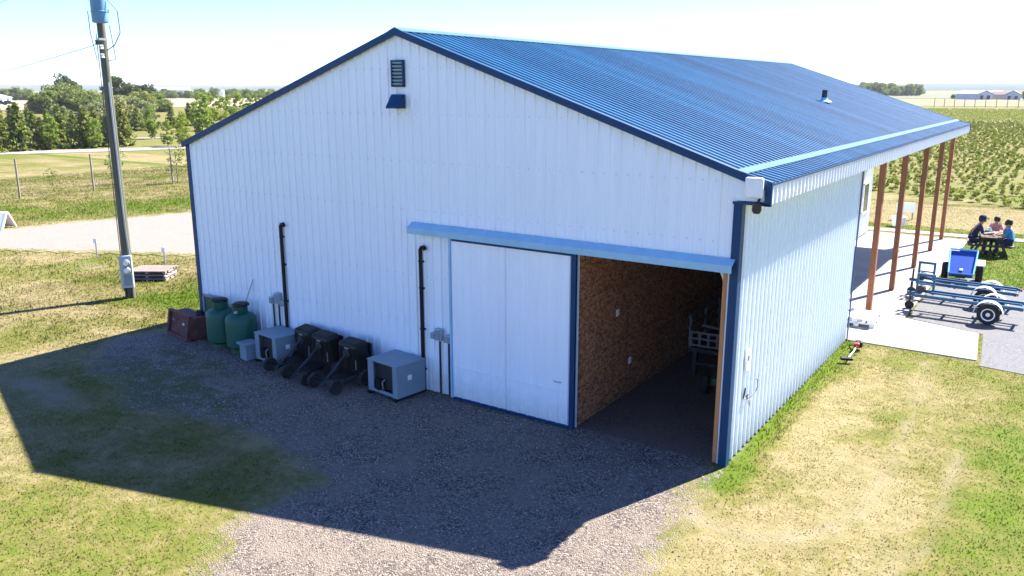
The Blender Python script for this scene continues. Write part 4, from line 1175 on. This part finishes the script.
SG, SL_ = 'spruce trees planted in a row beyond the road', 'dark green spruce tree in the planted row beyond the pale road'
for i, (a, b, s) in enumerate(((4, 152, .8), (21, 151, .98), (43, 149.5, .68), (62, 148.5, .92), (87, 147.5, .9), (109, 146.5, .72), (124, 146, .95), (-12, 153, 1))):
    tree('spruce_tree', 'spruce%d' % (i % 3), *gp(a, b), s, SL_, SG, sz=1.0)
SG2, SL2 = 'spruce trees of the second row further back', 'olive green spruce tree in the second row behind the first planted row'
for i, (a, b, s) in enumerate(((14, 140, .85), (35, 140, .7), (75, 138.5, .72), (112, 137, .7), (2, 138, .8), (30, 137.5, .8), (49, 137, .72), (66, 136, .75), (96, 135, .8), (122, 133, .78), (138, 131, .7), (150, 129.5, .75), (172, 127.5, .72), (190, 126, .8))):
    tree('spruce_tree', 'spruce%d' % ((i + 1) % 3), *gp(a, b), s, SL2, SG2)
PG, PL = 'young leafy trees along the path', 'bright green slender young tree planted beside the path behind the barn corner'
for i, (a, b, s) in enumerate(((51, 150, .72), (96, 148, .62), (155, 139, .8), (168, 146, .55), (180, 137, .55), (184, 147, .72), (203, 137.5, 1.15), (198, 130, .85), (213, 131, 1.1), (222, 127, 1.0), (231, 122.5, 1.0), (240, 120, 1.05), (248, 117, 1.0), (256, 114.5, 1.0), (264, 112, 1.0), (272, 110, 1))):
    tree('young_tree', 'poplar%d' % (i % 2), *gp(a, b), s, PL, PG)
BG, BL = 'broad bushy trees behind the spruces', 'broad mid green bushy tree behind the rows of spruce'
for i, (a, b, s, sz) in enumerate(((41, 118, .8, 1.0), (50, 118, .9, 1.05), (60, 117, 1.05, 1.1), (72, 117.5, 1.0, 1.15), (86, 118, 1.0, .95), (98, 119, .9, .9), (114, 120, .95, .8), (128, 119, .85, .85), (142, 117.5, .95, .9), (155, 116, .95, .9), (163, 116.5, .7, .8))):
    tree('bushy_tree', 'broad%d' % (i % 3), *gp(a, b - 4.5), s * .9, BL, BG, sz=sz * .86)
for i, (a, b, s) in enumerate(((104, 125, .8), (118, 124, 1.0), (134, 123, .9), (146, 122, .8), (90, 126, .7), (62, 128, .7), (36, 131, .45))):
    tree('silver_bush', 'silver%d' % (i % 2), *gp(a, b), s, 'silvery grey green bush between the spruces and the bushy trees', 'silvery bushes behind the spruces', 'bush')
TG, TL = 'tall dark trees rising above the bushes', 'tall dark leafy tree rising above the bushes behind the spruces'
for i, (a, b, s) in enumerate(((66, 112, .92), (76, 113, .75), (114, 112, .85), (122, 112, .88), (133, 113, .7), (141, 111, .68), (151, 111, .7))):
    tree('tall_tree', 'tall%d' % (i % 2), *gp(a, b - 1), s, TL, TG)
for (a, b, s, lb) in ((54, 192, .85, 'thin leafy sapling between the two leftmost fence posts'), (119, 184, 1.35, 'thin leafy sapling partly hidden behind the utility pole'), (178, 183, 1.45, 'leafy sapling beside the fence post nearest the barn')):
    tree('sapling', 'sapling%d' % (int(a) % 2), *gp(a, b), s, lb, 'saplings along the fence')
# far tree belts
rng = np.random.default_rng(5)
FG, FL = 'trees of the far belt behind the wheat field', 'small dark tree in the far belt behind the pale field'
for k in range(34):
    a = 160 + k * 3.6 + rng.uniform(-1, 1); d = 640 + rng.uniform(-25, 25); th = math.atan((a - 512) / FPX) + YAW
    tree('far_tree', 'broad%d' % (k % 3), CAM[0] + d * math.sin(th), CAM[1] + d * math.cos(th), rng.uniform(.45, .85), FL, FG)
for k in range(9):
    a = 1 + k * 5; d = 560; th = math.atan((a - 512) / FPX) + YAW
    tree('far_tree', 'broad%d' % (k % 3), CAM[0] + d * math.sin(th), CAM[1] + d * math.cos(th), rng.uniform(.6, .95), 'distant green tree behind the parked cars at far left', 'distant trees at far left')
for k in range(15):
    a = 846 + k * 4.3; d = 900 + rng.uniform(-40, 40); th = math.atan((a - 512) / FPX) + YAW
    tree('far_tree', 'broad%d' % (k % 3), CAM[0] + d * math.sin(th), CAM[1] + d * math.cos(th), rng.uniform(1.0, 1.6), 'distant dark tree in the clump seen over the blue roof', 'distant trees seen over the roof')
for k, (a, d, s) in enumerate(((1019, 560, 1.1), (1028, 560, 1.2), (942, 640, .35), (964, 640, .3))):
    th = math.atan((a - 512) / FPX) + YAW
    tree('far_tree', 'broad%d' % (k % 3), CAM[0] + d * math.sin(th), CAM[1] + d * math.cos(th), s, 'rounded green tree beside the distant farm buildings', 'trees beside the distant farm')

# orchard bushes in rows
BUSH = [crown_mesh('orchard_bush', 120 + i, .72, .56, .06, 14, 40, .045, m_bushlf) for i in range(6)]
for m_ in BUSH: m_.name = 'orchard_bush'
spots = []; row = 0; y0 = 40.6
while y0 < 285:
    # a row runs across, slightly falling to the right; planting spacing 0.95 m
    for u in np.arange(-80, 16, .84):
        x = u + rng.uniform(-.08, .08); y = y0 - .56 * (x - 2) + rng.uniform(-.08, .08)
        if y < 39.5 or y > 285: continue
        spots.append((x, y, row))
    y0 += 4.1 if row else 5.4
    row += 1
# keep those not hidden by the barn (sight line to the bush top clears the roof edge)
def D_clear(x, y):
    ok = np.ones(len(x), bool)
    for f_ in np.linspace(.02, .98, 90):
        qx = CAM[0] + (x - CAM[0]) * f_; qy = CAM[1] + (y - CAM[1]) * f_; qz = CAM[2] + (.7 - CAM[2]) * f_
        ok &= ~((qx > -14.4) & (qx < -3.1) & (qy > 0) & (qy < 27) & (qz < HR - SL * np.abs(qx + Wd / 2)))
        ok &= ~((qx > -3.1) & (qx < 0) & (qy > 0) & (qy < 9) & (qz < 5)) & ~((qx > -3.1) & (qx < .5) & (qy > 0) & (qy < 27.1) & (qz < 5.2) & (qz > 4.6))
    return ok


S = np.array(spots); k = seen(S[:, 0], S[:, 1], np.full(len(S), .4), 60)
# nothing behind the barn can be seen: keep what shows right of the roof line
S = S[k]; D = np.hypot(S[:, 0] - CAM[0], S[:, 1] - CAM[1]) + 1000 * ~(seen(S[:, 0], S[:, 1], np.full(len(S), .4), 4) & (D_clear(S[:, 0], S[:, 1]))); S = S[np.argsort(D)]
S = S[(S[:, 0] > -40)]; miss = RNG.uniform(0, 1, len(S)) > .07; S = S[miss]
for i, (x, y, r_) in enumerate(S[:295]):
    o = bpy.data.objects.new('orchard_bush', BUSH[i % 6]); COL.objects.link(o); q = RNG.uniform(.75, 1.15) * (1.2 if r_ == 0 else .95)
    o.location = (x, y, 0); o.rotation_euler = (0, 0, RNG.uniform(0, 6.28)); o.scale = (q, q, q * RNG.uniform(.85, 1.2))
    if r_ == 0: tag(o, 'leafy green bush in the front orchard row nearest the lawn', 'bush', 'bushes of the front orchard row')
    else: tag(o, 'leafy green bush in the planted orchard rows behind the front row', 'bush', 'bushes of the orchard rows')
far = S[295:]
bv = []
for i, (x, y, r_) in enumerate(far):
    nl_ = 70 if y < 110 else 30
    p = RNG.normal(size=(nl_, 3)); p /= np.linalg.norm(p, axis=1)[:, None]; p *= RNG.uniform(.5, 1, (nl_, 1)) * np.array([.33, .33, .28]) * RNG.uniform(.75, 1.2); bv.append(p + np.array([x, y, .4]))
if bv:
    V, F = leaves(np.concatenate(bv), .10, RNG); V[:, 2] = np.maximum(V[:, 2], .02)
    o = bpy.data.objects.new('orchard_rows', fast_mesh('orchard_rows', V, F, m_bushlf)); COL.objects.link(o); tag(o, kind='stuff')
print('bushes', len(S), 'rows', row)

# ------------------------------------------------------------------ far buildings, silo, cars
def house(az_px, d, w_, l_, h, rh, rz_, wall, roofm, label, name='farm_building', doors=2):
    th = math.atan((az_px - 512) / FPX) + YAW
    t = empty(name, (CAM[0] + d * math.sin(th), CAM[1] + d * math.cos(th), -.2), rz_, label=label, cat='building', group='far farm buildings')
    h *= .72; rh *= .8
    MB().prism([(-w_ / 2, -l_ / 2, 0), (w_ / 2, -l_ / 2, 0), (w_ / 2, -l_ / 2, h), (0, -l_ / 2, h + rh), (-w_ / 2, -l_ / 2, h)], (0, l_, 0)).build('wall', wall, t)
    for sx in (-1, 1):
        MB().prism([(0, -l_ / 2 - .4, h + rh + .1), (sx * (w_ / 2 + .5), -l_ / 2 - .4, h - .1), (sx * (w_ / 2 + .5), -l_ / 2 - .4, h + .15), (0, -l_ / 2 - .4, h + rh + .4)], (0, l_ + .8, 0)).build('roof', roofm, t)
    for k in range(doors):
        MB().box((-w_ / 4 + k * w_ / 2.2, -l_ / 2 - .06, h * .4), (w_ * .2, .12, h * .75)).build('door', m_dark, t)
        MB().box((w_ / 2 + .06, -l_ / 4 + k * l_ / 2.2, h * .55), (.12, l_ * .18, h * .35)).build('window', m_glass, t)
    return t


AW = -.14
house(962, 600, 10, 20, 5.0, 2.2, AW + .9, m_palewall, m_greyroof, 'long pale grey barn with a light roof, leftmost of the distant farm', doors=2)
house(978, 620, 9, 16, 5.0, 2.0, AW + 1.3, m_white, m_greyroof, 'white shed with a pale roof beside the long grey barn far away', doors=2)
house(992, 610, 8, 14, 4.2, 2.2, AW + 1.2, m_tan, m_browroof, 'tan farmhouse with a reddish brown roof in the distant farm')
house(1001, 600, 8, 9, 4.4, 2.8, AW + .1, m_palewall, m_browroof, 'small pale house with a steep brown roof in the distant farm')
house(1011, 615, 9, 12, 4.2, 2.2, AW + 1.2, m_white, m_browroof, 'white house with a dark brown roof, rightmost of the distant farm')
house(174, 760, 12, 40, 7.5, 3.0, .85 + PI / 2, m_white, m_greyroof, 'long white farm building rising above the far tree belt', doors=3)
house(186, 800, 10, 18, 7.0, 2.6, .3, m_palewall, m_greyroof, 'pale grey barn beside the long white building behind the tree belt')
house(6, 480, 10, 26, 3.4, 1.6, .9, m_white, m_greyroof, 'low white building behind the parked cars at far left')
th = math.atan((229.5 - 512) / FPX) + YAW; d = 560
t = empty('grain_bin', (CAM[0] + d * math.sin(th), CAM[1] + d * math.cos(th), 0), label='white round grain bin standing at the edge of the pale field', cat='grain bin')
MB().lathe([(1.7, 0), (1.7, 5.0)], n=20).build('wall', m_white, t, True); MB().lathe([(1.85, 5.0), (.2, 6.1), (.15, 6.3)], n=20).build('roof', m_galv, t, True)
def car(az_px, d, m, label):
    th = math.atan((az_px - 512) / FPX) + YAW
    t = empty('parked_car', (CAM[0] + d * math.sin(th), CAM[1] + d * math.cos(th), .9), .9, label=label, cat='car', group='parked cars at far left')
    MB().prism([(-2.2, -.9, .35), (2.2, -.9, .35), (2.25, -.9, .8), (1.3, -.9, .95), (-2.1, -.9, 1.0), (-2.25, -.9, .7)], (0, 1.8, 0)).build('body', m, t, bevel=.06)
    MB().box((-.35, 0, 1.25), (2.4, 1.6, .55), taper=.78).build('cabin', m_glass, t, bevel=.05)
    for sx in (-1.35, 1.35):
        for sy in (-.85, .85): wheel(t, (sx, sy, .34), .34, .22, m_galv, 'wheel', 'Y')


car(5, 345, m_denim, 'dark blue parked car, leftmost of three in the far field lot')
car(13, 347, m_black, 'black parked car, middle of three in the far field lot')
car(21, 350, m_navy, 'dark purple parked car, right of three in the far field lot')
# post fence at the far edge of the orchard
fe = empty('field_fence', (-20, 330, .4), label='line of thin fence posts at the far edge of the orchard', cat='fence')
for k in range(16): MB().cyl((-22 + k * 3.4, 4 - k * 1.9 * .5, -.5), (-22 + k * 3.4, 4 - k * 1.9 * .5, 2.6), .12, .1, 6).build('post', m_greywood, fe)
for z in (.6, 1.2, 1.8): MB().tube([(-22 + k * 3.4, 4 - k * .95, z) for k in range(16)], .02, 4).build('wire', m_wire, fe)

# ------------------------------------------------------------------ air
hz, nt, bs = newmat('haze_air'); nt.nodes.remove(bs)
pv = node(nt, 'ShaderNodeVolumePrincipled'); pv.inputs['Color'].default_value = (.88, .93, 1, 1); pv.inputs['Density'].default_value = .00010; pv.inputs['Anisotropy'].default_value = 0
nt.links.new(pv.outputs[0], nt.nodes['Material Output'].inputs['Volume'])
mb = MB().box((-4000, 4000, 37), (24000, 24000, 82)); tag(mb.build('haze', hz), kind='stuff')
